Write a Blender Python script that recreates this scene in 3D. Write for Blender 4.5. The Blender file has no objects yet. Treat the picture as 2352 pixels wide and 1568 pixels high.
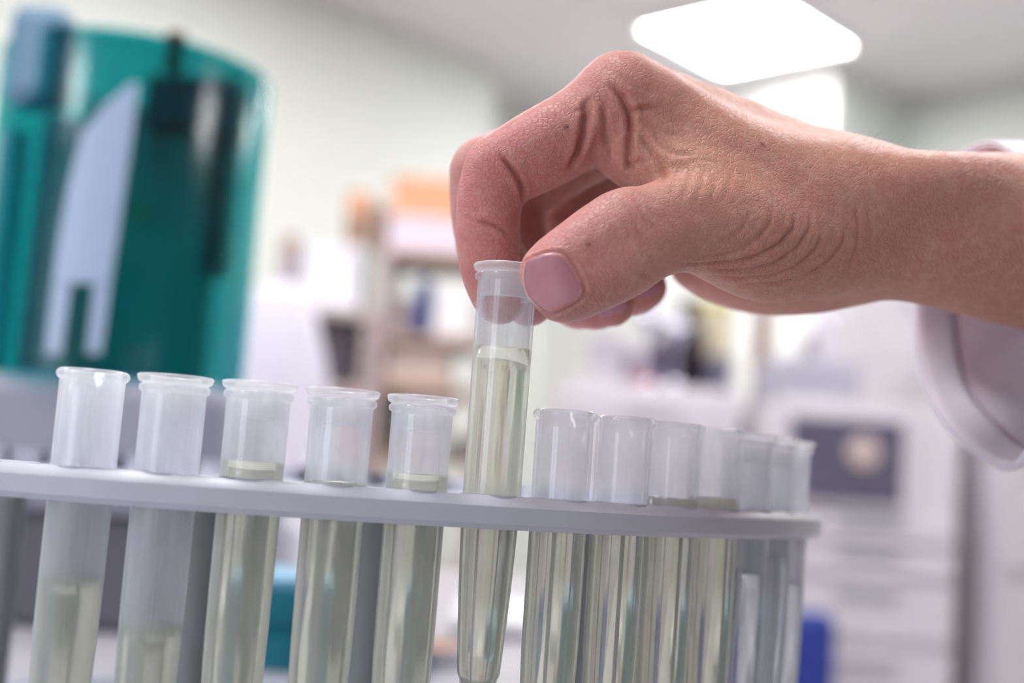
import bpy, bmesh, math, random
import numpy as np
from mathutils import Vector, Matrix
from mathutils.bvhtree import BVHTree

random.seed(7)
RNG = np.random.default_rng(7)
scene = bpy.context.scene
COL = scene.collection

# ------------------------------------------------------------------ camera
FPX = 2850.0                       # focal length in pixels of the 2352x1568 frame
PITCH = math.radians(6.0)
ROLL = math.radians(4.2)
CH = 1.02                          # camera height above the floor
cF = np.array([0.0, math.cos(PITCH), math.sin(PITCH)])
_u0 = np.array([0.0, -math.sin(PITCH), math.cos(PITCH)])
_r0 = np.array([1.0, 0.0, 0.0])
cR = math.cos(ROLL) * _r0 + math.sin(ROLL) * _u0
cU = -math.sin(ROLL) * _r0 + math.cos(ROLL) * _u0
cO = np.array([0.0, 0.0, CH])

cam_data = bpy.data.cameras.new('camera')
cam_data.sensor_width = 36.0
cam_data.lens = 36.0 * FPX / 2352.0
cam_data.clip_start = 0.01
cam_data.clip_end = 60.0
cam_data.dof.use_dof = True
cam_data.dof.focus_distance = 0.268
cam_data.dof.aperture_fstop = 6.4
cam = bpy.data.objects.new('camera', cam_data)
COL.objects.link(cam)
cam.matrix_world = Matrix(((cR[0], cU[0], -cF[0], cO[0]),
                           (cR[1], cU[1], -cF[1], cO[1]),
                           (cR[2], cU[2], -cF[2], cO[2]),
                           (0, 0, 0, 1)))
scene.camera = cam

# ------------------------------------------------------------------ light
world = bpy.data.worlds.new('world')
scene.world = world
world.use_nodes = True
world.node_tree.nodes['Background'].inputs[0].default_value = (0.96, 0.93, 1.0, 1)
world.node_tree.nodes['Background'].inputs[1].default_value = 0.08
LAMP_W = 19.0                       # emission strength of the ceiling panels
scene.view_settings.view_transform = 'Standard'
scene.view_settings.look = 'None'
scene.view_settings.exposure = 0.33
scene.view_settings.gamma = 1.0
scene.view_settings.use_curve_mapping = False
scene.cycles.max_bounces = 8
scene.cycles.transmission_bounces = 10
scene.cycles.transparent_max_bounces = 14
scene.cycles.diffuse_bounces = 3
scene.cycles.glossy_bounces = 4
scene.cycles.caustics_refractive = True
scene.cycles.adaptive_threshold = 0.2
scene.cycles.blur_glossy = 0.6
scene.cycles.sample_clamp_indirect = 6.0


# ------------------------------------------------------------------ helpers
def ray(u, v):
    return cF + cR * ((u - 1176.0) / FPX) + cU * ((784.0 - v) / FPX)

def at(u, v, y):
    """world point seen at a photo position, on the vertical plane at forward distance y"""
    d = ray(u, v)
    return cO + d * (y / d[1])

def cam_to_world(P):
    P = np.asarray(P, float)
    return cO + P[..., 0:1] * cR + P[..., 1:2] * cU + P[..., 2:3] * cF

def srgb(r, g, b):
    return tuple(((c / 255.0) / 12.92 if c / 255.0 <= 0.04045 else ((c / 255.0 + 0.055) / 1.055) ** 2.4) for c in (r, g, b)) + (1.0,)

def new_mat(name):
    m = bpy.data.materials.new(name)
    m.use_nodes = True
    nt = m.node_tree
    return m, nt, nt.nodes['Principled BSDF']

def plain(name, col, rough=0.5, var=0.06, scale=6.0, metallic=0.0, bump=0.0, coat=0.0):
    """principled material whose colour is broken up by noise"""
    m, nt, b = new_mat(name)
    tc = nt.nodes.new('ShaderNodeTexCoord')
    nz = nt.nodes.new('ShaderNodeTexNoise')
    nz.inputs['Scale'].default_value = scale
    nz.inputs['Detail'].default_value = 1.5
    nt.links.new(tc.outputs['Object'], nz.inputs['Vector'])
    mx = nt.nodes.new('ShaderNodeMix'); mx.data_type = 'RGBA'
    c = col[:3]
    mx.inputs[6].default_value = tuple(x * (1 - var) for x in c) + (1,)
    mx.inputs[7].default_value = tuple(min(1, x * (1 + var)) for x in c) + (1,)
    nt.links.new(nz.outputs['Fac'], mx.inputs[0])
    nt.links.new(mx.outputs[2], b.inputs['Base Color'])
    b.inputs['Roughness'].default_value = rough
    b.inputs['Metallic'].default_value = metallic
    b.inputs['Coat Weight'].default_value = coat
    if bump:
        bp = nt.nodes.new('ShaderNodeBump'); bp.inputs['Strength'].default_value = bump
        bp.inputs['Distance'].default_value = 0.002
        nt.links.new(nz.outputs['Fac'], bp.inputs['Height'])
        nt.links.new(bp.outputs['Normal'], b.inputs['Normal'])
    return m

def link(name, me, mat=None, parent=None, smooth=False):
    if mat is not None:
        me.materials.append(mat)
    if smooth:
        me.polygons.foreach_set('use_smooth', [True] * len(me.polygons))
    o = bpy.data.objects.new(name, me)
    COL.objects.link(o)
    if parent is not None:
        o.parent = parent
    return o

def from_bm(name, bm, mat, parent=None, smooth=False):
    me = bpy.data.meshes.new(name)
    bmesh.ops.recalc_face_normals(bm, faces=bm.faces)
    bm.to_mesh(me); bm.free()
    return link(name, me, mat, parent, smooth)

def empty(name, loc, rz=0.0):
    o = bpy.data.objects.new(name, None)
    o.empty_display_size = 0.02
    o.location = loc
    o.rotation_euler = (0, 0, rz)
    COL.objects.link(o)
    return o

def tag(o, label=None, cat=None, group=None, kind=None):
    if label: o['label'] = label
    if cat: o['category'] = cat
    if group: o['group'] = group
    if kind: o['kind'] = kind
    return o

def bm_box(bm, c, s, bev=0.0, rz=0.0):
    M = Matrix.Translation(c) @ Matrix.Rotation(rz, 4, 'Z') @ Matrix.Diagonal((s[0], s[1], s[2], 1))
    r = bmesh.ops.create_cube(bm, size=1.0, matrix=M)
    if bev > 0:
        es = list({e for v in r['verts'] for e in v.link_edges})
        bmesh.ops.bevel(bm, geom=es, offset=bev, segments=2, affect='EDGES', profile=0.5)

def box(name, c, s, mat, parent=None, bev=0.004, rz=0.0):
    bm = bmesh.new()
    bm_box(bm, Vector(c), s, bev, rz)
    return from_bm(name, bm, mat, parent)

def lathe_mesh(name, prof, n=48, closed=False):
    """mesh of revolution about z; prof = [(r, z)...]; r == 0 ends become poles"""
    vs, fs, rows = [], [], []
    for (r, z) in prof:
        if r < 1e-9:
            rows.append([len(vs)]); vs.append((0, 0, z))
        else:
            rows.append(list(range(len(vs), len(vs) + n)))
            for k in range(n):
                a = 2 * math.pi * k / n
                vs.append((r * math.cos(a), r * math.sin(a), z))
    pairs = list(zip(rows[:-1], rows[1:]))
    if closed: pairs.append((rows[-1], rows[0]))
    for a, b in pairs:
        for k in range(n):
            k2 = (k + 1) % n
            if len(a) == 1 and len(b) == 1: continue
            if len(a) == 1: fs.append((a[0], b[k], b[k2]))
            elif len(b) == 1: fs.append((a[k], b[0], a[k2]))
            else: fs.append((a[k], b[k], b[k2], a[k2]))
    me = bpy.data.meshes.new(name)
    me.from_pydata(vs, [], fs)
    bm = bmesh.new(); bm.from_mesh(me)
    bmesh.ops.recalc_face_normals(bm, faces=bm.faces)
    bm.to_mesh(me); bm.free()
    me.polygons.foreach_set('use_smooth', [True] * len(me.polygons))
    return me

def lathe(name, prof, mat, parent=None, loc=(0, 0, 0), n=48, closed=False, sharp=True):
    o = link(name, lathe_mesh(name, prof, n, closed), mat, parent)
    o.location = loc
    if sharp:
        sharpen(o)
    return o

def sharpen(o, ang=35):
    me = o.data
    bm = bmesh.new(); bm.from_mesh(me)
    for e in bm.edges:
        if len(e.link_faces) == 2 and e.calc_face_angle(0) > math.radians(ang):
            e.smooth = False
    bm.to_mesh(me); bm.free()

def tube_path(name, pts, rad, mat, parent=None, n=10):
    """round bar through points"""
    pts = [Vector(p) for p in pts]
    bm = bmesh.new(); rings = []
    for i, p in enumerate(pts):
        t = (pts[min(i + 1, len(pts) - 1)] - pts[max(i - 1, 0)]).normalized()
        a = t.orthogonal().normalized() if i == 0 else (a - t * a.dot(t)).normalized()
        b = t.cross(a)
        r = rad[i] if isinstance(rad, (list, tuple)) else rad
        rings.append([bm.verts.new(p + (a * math.cos(2 * math.pi * k / n) + b * math.sin(2 * math.pi * k / n)) * r) for k in range(n)])
    for A, B in zip(rings[:-1], rings[1:]):
        for k in range(n):
            bm.faces.new((A[k], A[(k + 1) % n], B[(k + 1) % n], B[k]))
    bm.faces.new(rings[0]); bm.faces.new(rings[-1])
    return from_bm(name, bm, mat, parent, smooth=True)
# ------------------------------------------------------------------ the room (turned about 47 degrees to the view)
CEIL = 2.6
E1 = np.array([0.68, 0.733, 0.0]); E2 = np.array([0.733, -0.68, 0.0])
RZ = math.atan2(E1[1], E1[0])
M_wall = plain('wall_paint_pale_mint', srgb(228, 232, 226), 0.7, 0.015, 1.5)
M_white = plain('wall_paint_white', srgb(248, 248, 247), 0.7, 0.01, 1.5)
M_ceil = plain('ceiling_paint', srgb(238, 234, 238), 0.8, 0.02, 2.0)
M_floor = plain('floor_vinyl', srgb(176, 170, 172), 0.35, 0.08, 12.0)

def wall(name, a, b, mat, z0=0.0, z1=CEIL, th=0.08):
    a = np.array([a[0], a[1], 0.0]); b = np.array([b[0], b[1], 0.0])
    d = (b - a) / np.linalg.norm(b - a); n = np.array([-d[1], d[0], 0.0])
    c = (a + b) / 2
    if n @ c < 0: n = -n                      # thickness goes away from the camera
    c = c + n * th / 2; c[2] = (z0 + z1) / 2
    o = box(name, c, (np.linalg.norm(b - a), th, z1 - z0), mat, None, 0.0, math.atan2(d[1], d[0]))
    return tag(o, kind='structure')

bm = bmesh.new(); bm_box(bm, Vector((0, 1.5, -0.05)), (11, 11, 0.1)); tag(from_bm('floor', bm, M_floor), kind='structure')
bm = bmesh.new(); bm_box(bm, Vector((0, 1.5, CEIL + 0.05)), (11, 11, 0.1)); tag(from_bm('ceiling', bm, M_ceil), kind='structure')
wall('wall_left', (-3.3, 1.384), (-0.14, 4.79), M_wall)
wall('wall_recess', (-0.40, 4.90), (0.30, 5.62), M_wall)
wall('wall_recess_end', (0.10, 5.545), (1.12, 4.45), M_white)
wall('wall_back', (1.12, 4.45), (1.52, 4.80), M_wall)
wall('wall_right', (1.48, 4.82), (4.6, 1.46), M_wall)
# skirting of the two long walls
M_skirt = plain('skirting_grey', srgb(150, 150, 155), 0.5)
def skirt(name, a, b):
    a = np.array(a + (0.0,)); b = np.array(b + (0.0,)); d = (b - a) / np.linalg.norm(b - a)
    n = np.array([-d[1], d[0], 0.0]); c = (a + b) / 2
    if n @ c > 0: n = -n
    c = c + n * 0.006; c[2] = 0.05
    tag(box(name, c, (np.linalg.norm(b - a), 0.012, 0.1), M_skirt, None, 0.003, math.atan2(d[1], d[0])), kind='structure')
skirt('baseboard_left', (-3.3, 1.384), (-0.16, 4.77)); skirt('baseboard_right', (1.56, 4.74), (4.6, 1.46))

# ceiling lamps: a grid of square panels
M_lamp_frame = plain('lamp_frame_white', srgb(238, 238, 240), 0.4, 0.01)
M_diff, _nt, _b = new_mat('lamp_diffuser_lit')
_b.inputs['Base Color'].default_value = (0.9, 0.9, 0.9, 1)
_b.inputs['Emission Color'].default_value = (1.0, 0.985, 0.97, 1)
_b.inputs['Emission Strength'].default_value = LAMP_W
base = np.array([0.74, 4.20, CEIL])
LAMP_LABELS = {
    (0, 0): 'glowing square ceiling panel light seen above the hand',
    (-1, 0): 'square ceiling panel light above the shelves, out of frame',
    (-2, 0): 'square ceiling panel light at the far left, out of frame',
    (0, 1): 'square ceiling panel light above the right cabinets, out of frame',
    (-3, 1): 'square ceiling panel light behind the photographer on the left',
    (-1, 1): 'square ceiling panel light in front of the hand, out of frame',
    (-2, 1): 'square ceiling panel light right over the tube rack, out of frame',
    (-1, 2): 'square ceiling panel light to the right of the bench, out of frame'}
for (i, j), lab in LAMP_LABELS.items():
    c = base + E1 * (1.8 * i) + E2 * (1.8 * j)
    L = empty('ceiling_lamp', c, RZ)
    tag(L, lab, 'ceiling light', 'square ceiling panel lights')
    bm = bmesh.new()
    s, w = 0.58, 0.025
    for sx, sy, dx, dy in ((s, w, 0, (s - w) / 2), (s, w, 0, -(s - w) / 2), (w, s - 2 * w, (s - w) / 2, 0), (w, s - 2 * w, -(s - w) / 2, 0)):
        bm_box(bm, Vector((dx, dy, -0.009)), (sx, sy, 0.018), 0.002)
    from_bm('frame', bm, M_lamp_frame, L)
    bm = bmesh.new(); bm_box(bm, Vector((0, 0, -0.006)), (s - 2 * w, s - 2 * w, 0.010), 0.0)
    from_bm('diffuser', bm, M_diff, L)

# window on the wall behind the photographer, to the left: daylight, mirrored in tubes and cover
WIN_W = 3.0
M_wframe = plain('window_frame_white', srgb(236, 236, 240), 0.4, 0.01)
M_sky, _nt, _b = new_mat('window_daylight')
_b.inputs['Base Color'].default_value = (0.5, 0.55, 0.6, 1)
_b.inputs['Emission Color'].default_value = (0.80, 0.89, 1.0, 1)
_b.inputs['Emission Strength'].default_value = WIN_W
wc = np.array([-1.75, -2.05, 0.0]); wd = np.array([0.75, -0.66, 0.0]); wd /= np.linalg.norm(wd)
wr = math.atan2(wd[1], wd[0])
nrm = np.array([0.66, 0.75, 0.0])
Wn = tag(empty('window_1', wc, wr), kind='structure')
for sx in (-0.29, 0.29):
    box('pane', (sx, 0.0, 1.55), (0.50, 0.01, 1.30), M_sky, Wn, 0.0)
for (cx_, cz_, sx_, sz_) in ((-0.575, 1.55, 0.07, 1.44), (0.575, 1.55, 0.07, 1.44), (0.0, 1.55, 0.08, 1.30), (0.0, 2.235, 1.22, 0.07), (0.0, 0.865, 1.22, 0.07)):
    box('window_frame', (cx_, 0.0, cz_), (sx_, 0.05, sz_), M_wframe, Wn, 0.004)
def rear(name, s0, s1, z0, z1):
    c = wc + wd * (s0 + s1) / 2
    tag(box(name, (c[0], c[1], (z0 + z1) / 2), (s1 - s0, 0.06, z1 - z0), M_wall, None, 0.0, wr), kind='structure')
rear('wall_window_side', -1.5, -0.61, 0, CEIL); rear('wall_window_side_far', 0.61, 3.4, 0, CEIL); rear('wall_window_below', -0.61, 0.61, 0, 0.83); rear('wall_window_above', -0.61, 0.61, 2.27, CEIL)
# ------------------------------------------------------------------ bench, carousel rack, tubes
M_bench = plain('bench_laminate_light', srgb(180, 178, 184), 0.3, 0.05, 30.0)
M_rack = plain('rack_plastic_grey', srgb(198, 198, 212), 0.38, 0.03, 90.0, bump=0.05)
RC = np.array([-0.0714, 0.4198, 0.0]); RR = 0.1658; DTH = 2 * math.pi / 61; TH0 = math.radians(-4.75)
RO = RR + 0.0083
DISK_T = CH - 0.0051              # top of the disc
DISK_H = 0.0070
BENCH = CH - 0.106

def rack_disk(name, mat, parent):
    """flat disc with a ring of round holes, bevelled rim, solid"""
    n_h = 61
    top, bot = DISK_T, DISK_T - DISK_H
    bm = bmesh.new()
    hr, seg = 0.0068, 20
    # rings: outer bevel profile
    N = n_h * 8
    def ring(r, z):
        return [bm.verts.new((RC[0] + r * math.sin(2 * math.pi * k / N), RC[1] - r * math.cos(2 * math.pi * k / N), z)) for k in range(N)]
    prof = [(RO - 0.0024, top), (RO - 0.0006, top - 0.0012), (RO, top - 0.0022), (RO, bot + 0.0012), (RO - 0.0011, bot)]
    rings = [ring(*p) for p in prof]
    for A, B in zip(rings[:-1], rings[1:]):
        for k in range(N):
            bm.faces.new((A[k], A[(k + 1) % N], B[(k + 1) % N], B[k]))
    # hole band: per hole a sector patch with a round hole, top and bottom
    for h in range(n_h):
        th = TH0 + h * DTH
        cx, cy = RC[0] + RR * math.sin(th), RC[1] - RR * math.cos(th)
        ht, hb = [], []
        for k in range(seg):
            a = 2 * math.pi * k / seg
            ht.append(bm.verts.new((cx + hr * math.cos(a), cy + hr * math.sin(a), top)))
            hb.append(bm.verts.new((cx + hr * math.cos(a), cy + hr * math.sin(a), bot)))
        for k in range(seg):
            bm.faces.new((ht[k], ht[(k + 1) % seg], hb[(k + 1) % seg], hb[k]))
    bm.verts.ensure_lookup_table(); bm.edges.ensure_lookup_table()
    for zz in (top, bot):
        es = [e for e in bm.edges if len(e.link_faces) == 1 and all(abs(v.co.z - zz) < 1e-6 for v in e.verts)]
        bmesh.ops.triangle_fill(bm, use_beauty=True, use_dissolve=False, edges=es)
    o = from_bm(name, bm, mat, parent, smooth=True)
    sharpen(o, 30)
    return o

rack = empty('tube_rack', (RC[0], RC[1], BENCH))
tag(rack, 'round grey plastic carousel rack holding a ring of sample tubes', 'tube rack')
def keep(o, root):
    """parent with the world position kept (roots carry location and z-rotation only)"""
    o.parent = root
    o.matrix_parent_inverse = (Matrix.Translation(root.location) @ root.rotation_euler.to_matrix().to_4x4()).inverted()
    return o
keep(rack_disk('top_disc', M_rack, None), rack)
lathe('base_disc', [(0, 0.0), (0.172, 0.0), (0.174, 0.0015), (0.174, 0.004), (0.172, 0.0055), (0, 0.0055)], M_rack, rack, n=96)
PH = DISK_T - DISK_H - BENCH - 0.0055
M_post = plain('rack_post_grey', srgb(176, 178, 178), 0.4, 0.03, 60.0)
def post_at(u, y):
    p = at(u, 1190, y); return (p[0] - RC[0], p[1] - RC[1])
for (px, py, r) in (post_at(862, 0.345) + (0.0056,), post_at(452, 0.325) + (0.0062,), (0.10, 0.02, 0.0056), (0.02, 0.10, 0.0056), (-0.10, 0.02, 0.0056)):
    lathe('post', [(0, 0), (r, 0), (r, PH), (0, PH)], M_post, rack, loc=(px, py, 0.0055), n=24)

tag(box('lab_bench', (-0.43, 0.62, BENCH - 0.02), (1.10, 1.42, 0.04), M_bench, None, 0.004), 'light grey laminate bench top carrying the round tube rack', 'bench')
bench = bpy.data.objects['lab_bench']
M_bleg = plain('bench_leg_metal', srgb(150, 150, 156), 0.4)
for lx in (-0.93, 0.07):
    for ly in (-0.04, 1.28):
        keep(box('leg', (lx, ly, (BENCH - 0.04) / 2), (0.05, 0.05, BENCH - 0.04), M_bleg, None, 0.004), bench)

# --- tube materials
def mat_pp(name, haze=0.30, col=(0.92, 0.94, 1.0), gloss=0.09):
    """cloudy polypropylene sheet: lets light through, with white scatter that grows where the wall is seen edge-on"""
    m, nt, b = new_mat(name)
    nt.nodes.remove(b)
    out = nt.nodes['Material Output']
    def nn(t): return nt.nodes.new(t)
    def ma(op, x, y):
        n = nn('ShaderNodeMath'); n.operation = op
        for i, q in enumerate((x, y)):
            if isinstance(q, (int, float)): n.inputs[i].default_value = q
            else: nt.links.new(q, n.inputs[i])
        return n.outputs[0]
    lw = nn('ShaderNodeLayerWeight'); lw.inputs['Blend'].default_value = 0.5
    cosv = ma('SUBTRACT', 1.0, lw.outputs['Facing'])
    tc = nn('ShaderNodeTexCoord'); nz = nn('ShaderNodeTexNoise'); mp = nn('ShaderNodeMapping')
    mp.inputs['Scale'].default_value = (400, 400, 12)
    nt.links.new(tc.outputs['Object'], mp.inputs['Vector']); nt.links.new(mp.outputs[0], nz.inputs['Vector'])
    hz = ma('MULTIPLY', ma('ADD', ma('MULTIPLY', nz.outputs['Fac'], 0.16), 0.92), haze)
    fac = ma('MINIMUM', ma('DIVIDE', hz, ma('ADD', cosv, 0.35)), 0.6)
    tp = nn('ShaderNodeBsdfTransparent'); tp.inputs['Color'].default_value = (0.985, 0.985, 0.99, 1)
    tr = nn('ShaderNodeBsdfTranslucent'); tr.inputs['Color'].default_value = col + (1,)
    df = nn('ShaderNodeBsdfDiffuse'); df.inputs['Color'].default_value = col + (1,)
    m1 = nn('ShaderNodeMixShader'); m1.inputs[0].default_value = 0.5
    nt.links.new(tr.outputs[0], m1.inputs[1]); nt.links.new(df.outputs[0], m1.inputs[2])
    m2 = nn('ShaderNodeMixShader')
    nt.links.new(fac, m2.inputs[0]); nt.links.new(tp.outputs[0], m2.inputs[1]); nt.links.new(m1.outputs[0], m2.inputs[2])
    gl = nn('ShaderNodeBsdfGlossy'); gl.inputs['Roughness'].default_value = gloss
    fr = ma('ADD', ma('MULTIPLY', ma('POWER', lw.outputs['Facing'], 4.0), 0.35), 0.05)
    m3 = nn('ShaderNodeMixShader')
    nt.links.new(fr, m3.inputs[0]); nt.links.new(m2.outputs[0], m3.inputs[1]); nt.links.new(gl.outputs[0], m3.inputs[2])
    nt.links.new(m3.outputs[0], out.inputs['Surface'])
    return m
M_pp_cloudy = mat_pp('polypropylene_cloudy', 0.36)
M_pp_clear = mat_pp('polypropylene_clear', 0.21)
M_pp_mid = mat_pp('polypropylene_milky', 0.28)
M_stop = mat_pp('stopper_polyethylene', 0.36, (0.95, 0.95, 0.98))

def mat_liquid(name, col, haze, rough=0.03):
    m, nt, b = new_mat(name)
    out = nt.nodes['Material Output']
    b.inputs['Base Color'].default_value = col + (1,)
    b.inputs['Roughness'].default_value = rough
    b.inputs['Transmission Weight'].default_value = 1.0
    b.inputs['IOR'].default_value = 1.33
    tr = nt.nodes.new('ShaderNodeBsdfTranslucent'); tr.inputs['Color'].default_value = tuple(c * 0.95 for c in col) + (1,)
    m2 = nt.nodes.new('ShaderNodeMixShader')
    tc = nt.nodes.new('ShaderNodeTexCoord'); nz = nt.nodes.new('ShaderNodeTexNoise')
    mp = nt.nodes.new('ShaderNodeMapping'); mp.inputs['Scale'].default_value = (700, 700, 10)
    nt.links.new(tc.outputs['Object'], mp.inputs['Vector']); nt.links.new(mp.outputs[0], nz.inputs['Vector'])
    mr = nt.nodes.new('ShaderNodeMapRange')
    mr.inputs['To Min'].default_value = haze * 0.85; mr.inputs['To Max'].default_value = haze * 1.15
    nt.links.new(nz.outputs['Fac'], mr.inputs['Value']); nt.links.new(mr.outputs[0], m2.inputs[0])
    df = nt.nodes.new('ShaderNodeBsdfDiffuse'); df.inputs['Color'].default_value = tuple(c * 0.95 for c in col) + (1,)
    m1 = nt.nodes.new('ShaderNodeMixShader'); m1.inputs[0].default_value = 0.5
    nt.links.new(tr.outputs[0], m1.inputs[1]); nt.links.new(df.outputs[0], m1.inputs[2])
    nt.links.new(b.outputs[0], m2.inputs[1]); nt.links.new(m1.outputs[0], m2.inputs[2])
    nt.links.new(m2.outputs[0], out.inputs['Surface'])
    return m
M_liq = mat_liquid('sample_liquid_pale_green', (0.95, 0.96, 0.80), 0.24, 0.05)
M_liq2 = mat_liquid('sample_liquid_clear', (0.93, 0.94, 0.95), 0.12)

TUBE_L, TUBE_R, WALL_T = 0.0925, 0.0065, 0.0007
CONE = 0.047                       # height where the taper starts
def r_out(z):
    if z >= CONE: return TUBE_R - 0.0002 * (1 - (z - CONE) / (TUBE_L - CONE))
    t = z / CONE
    return 0.0042 + (TUBE_R - 0.0002 - 0.0042) * (1 - (1 - t) ** 1.7)
def body_profile(kind, level=0.0):
    out = [(0.0, 0.0)]
    for k in range(1, 7):                         # rounded end
        a = math.pi / 2 * k / 6
        out.append((0.0040 * math.sin(a) , 0.0036 * (1 - math.cos(a))))
    zs = [0.005 + (CONE - 0.005) * k / 8 for k in range(9)] + [0.07, TUBE_L - 0.004]
    out += [(r_out(z), z) for z in zs]
    T = TUBE_L
    if kind == 'plain':                           # rolled lip
        out += [(TUBE_R, T - 0.0022), (TUBE_R + 0.0005, T - 0.0018), (TUBE_R + 0.0008, T - 0.0011), (TUBE_R + 0.0006, T - 0.0004), (TUBE_R + 0.0001, T)]
    else:                                         # flared collar below the stopper
        out += [(TUBE_R, T - 0.0036), (TUBE_R + 0.0006, T - 0.0032), (TUBE_R + 0.0007, T - 0.0024), (TUBE_R + 0.0002, T - 0.0018)]
    zt = out[-1][1]
    inn = [(TUBE_R - WALL_T, zt), (TUBE_R - WALL_T, 0.07)]
    inn += [(r_out(z) - WALL_T, z) for z in reversed(zs[:9])]
    inn += [(0.0028, 0.0030), (0.0015, 0.0013), (0.0, 0.0009)]
    if level > 0:                                 # below the level the liquid wets the wall: no inner wall surface there
        inn = [q for q in inn if q[1] > level + 0.0003] + [(r_out(level) - WALL_T, level)]
    return out + inn
def liquid_profile(level):
    e = 0.00012
    pr = [(0.0, 0.0003), (0.0020, 0.0008), (0.0036 - e, 0.0028)]
    n = 14
    for k in range(n + 1):
        z = 0.005 + (level - 0.005) * k / n
        pr.append((r_out(z) - e, z))
    R = r_out(level) - WALL_T - 0.00003
    pr.append((R, level + 0.00002))
    for k in range(1, 6):                         # meniscus
        t = k / 6.0
        pr.append((R * (1 - t), level - 0.0011 * (1 - (1 - t) ** 3)))
    pr.append((0.0, level - 0.0011))
    return pr
SI = TUBE_R - WALL_T - 0.00005
stop_prof = [(SI - 0.0006, TUBE_L - 0.0070), (SI - 0.0002, TUBE_L - 0.0074), (SI, TUBE_L - 0.0070), (SI, TUBE_L - 0.0019), (TUBE_R + 0.0003, TUBE_L - 0.0017), (TUBE_R + 0.0009, TUBE_L - 0.0013),
             (TUBE_R + 0.0012, TUBE_L - 0.0003), (TUBE_R + 0.0010, TUBE_L), (SI - 0.0004, TUBE_L), (SI - 0.0007, TUBE_L - 0.0006)]
MESH = {'stopper': lathe_mesh('stopper', stop_prof, 56, closed=True)}

def tube(i, kind, wallmat, level, liq, label, lift=0.0, liftx=0.0):
    th = TH0 + i * DTH
    x, y = RC[0] + RR * math.sin(th), RC[1] - RR * math.cos(th)
    z = DISK_T + 0.0196 - TUBE_L + lift
    t = empty('sample_tube', (x + liftx, y, z), random.uniform(0, 6))
    tag(t, label, 'test tube', 'sample tubes in the carousel rack')
    link('tube_body', lathe_mesh('tube_body', body_profile(kind, level), 56), wallmat, t)
    if liq is not None:
        lathe('liquid', liquid_profile(level), liq, t, n=56, sharp=False)
    if kind == 'flared':
        link('stopper', MESH['stopper'].copy(), M_stop, t)
    return t
B0 = TUBE_L - 0.0196              # tube height at the disc top
tube(0, 'plain', M_pp_cloudy, B0 - 0.0225, M_liq, 'cloudy rimmed tube without stopper, leftmost in the rack')
tube(1, 'flared', M_pp_cloudy, B0 - 0.0305, M_liq, 'stoppered tube second from left with liquid only near its bottom')
tube(2, 'flared', M_pp_mid, B0 + 0.0035, M_liq, 'stoppered tube third from left, liquid a little above the rack disc')
tube(3, 'flared', M_pp_mid, B0 + 0.0006, M_liq, 'stoppered tube fourth from left, liquid level just at the rack disc')
tube(4, 'flared', M_pp_mid, B0 + 0.0034, M_liq, 'stoppered tube fifth from left, just left of the lifted tube')
HELD = tube(5, 'flared', M_pp_clear, 0.0743, M_liq, 'sample tube lifted out of the rack between thumb and index finger', lift=0.0303)
tube(6, 'plain', M_pp_clear, B0 - 0.0002, M_liq, 'clear rimmed tube standing just right of the lifted tube')
tube(7, 'plain', M_pp_clear, B0 - 0.0006, M_liq, 'clear rimmed tube second to the right of the lifted tube')
tube(8, 'plain', M_pp_clear, B0 + 0.0018, M_liq, 'clear rimmed tube third to the right of the lifted tube')
tube(9, 'plain', M_pp_clear, B0 + 0.0026, M_liq, 'clear rimmed tube fourth to the right of the lifted tube')
tube(10, 'flared', M_pp_cloudy, B0 - 0.016, M_liq2, 'whitish stoppered tube fifth to the right of the lifted tube')
tube(11, 'flared', M_pp_cloudy, B0 - 0.012, M_liq2, 'whitish stoppered tube second from the right end of the rack')
tube(12, 'flared', M_pp_cloudy, B0 - 0.02, M_liq2, 'whitish stoppered tube at the far right end of the rack')
# ------------------------------------------------------------------ the hand (one continuous skin surface from a distance field)
def hp(u, v, z):
    return np.array([(u - 1176.0) * z / FPX, (784.0 - v) * z / FPX, z])

class Seg:
    """tapered round bar, optionally widened to an oval by an offset vector w"""
    __slots__ = ('a', 'b', 'ra', 'rb', 'w')
    def __init__(s, a, b, ra, rb, w=None): s.a, s.b, s.ra, s.rb, s.w = a, b, ra, rb, w
    def d(s, P):
        ba = s.b - s.a
        pa = P - s.a
        h = np.clip(pa @ ba / (ba @ ba), 0, 1)
        q = pa - h[:, None] * ba
        if s.w is not None:                       # slab between +w and -w
            t = np.clip(q @ s.w / (s.w @ s.w), -1, 1)
            q = q - t[:, None] * s.w
        return np.sqrt((q * q).sum(1)) - (s.ra + (s.rb - s.ra) * h)

def smin(a, b, k):
    h = np.maximum(k - np.abs(a - b), 0) / k
    return np.minimum(a, b) - h * h * k * 0.25
def smax(a, b, k):
    return -smin(-a, -b, k)

def chain(pts, sub=4, w=None):
    """pts = [(u, v, depth, radius mm)]; splined into short segments"""
    A = np.array([np.r_[hp(*p[:3]), p[3] * 0.001] for p in pts])
    if sub == 1:
        C = A
    else:
        Q = np.vstack([2 * A[0] - A[1], A, 2 * A[-1] - A[-2]])
        C = []
        for i in range(1, len(Q) - 2):
            for k in range(sub):
                t = k / sub
                p0, p1, p2, p3 = Q[i - 1], Q[i], Q[i + 1], Q[i + 2]
                C.append(0.5 * ((2 * p1) + (p2 - p0) * t + (2 * p0 - 5 * p1 + 4 * p2 - p3) * t * t + (3 * p1 - p0 - 3 * p2 + p3) * t ** 3))
        C.append(A[-1]); C = np.array(C)
    return [Seg(C[i, :3], C[i + 1, :3], C[i, 3], C[i + 1, 3], w) for i in range(len(C) - 1)]

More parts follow.
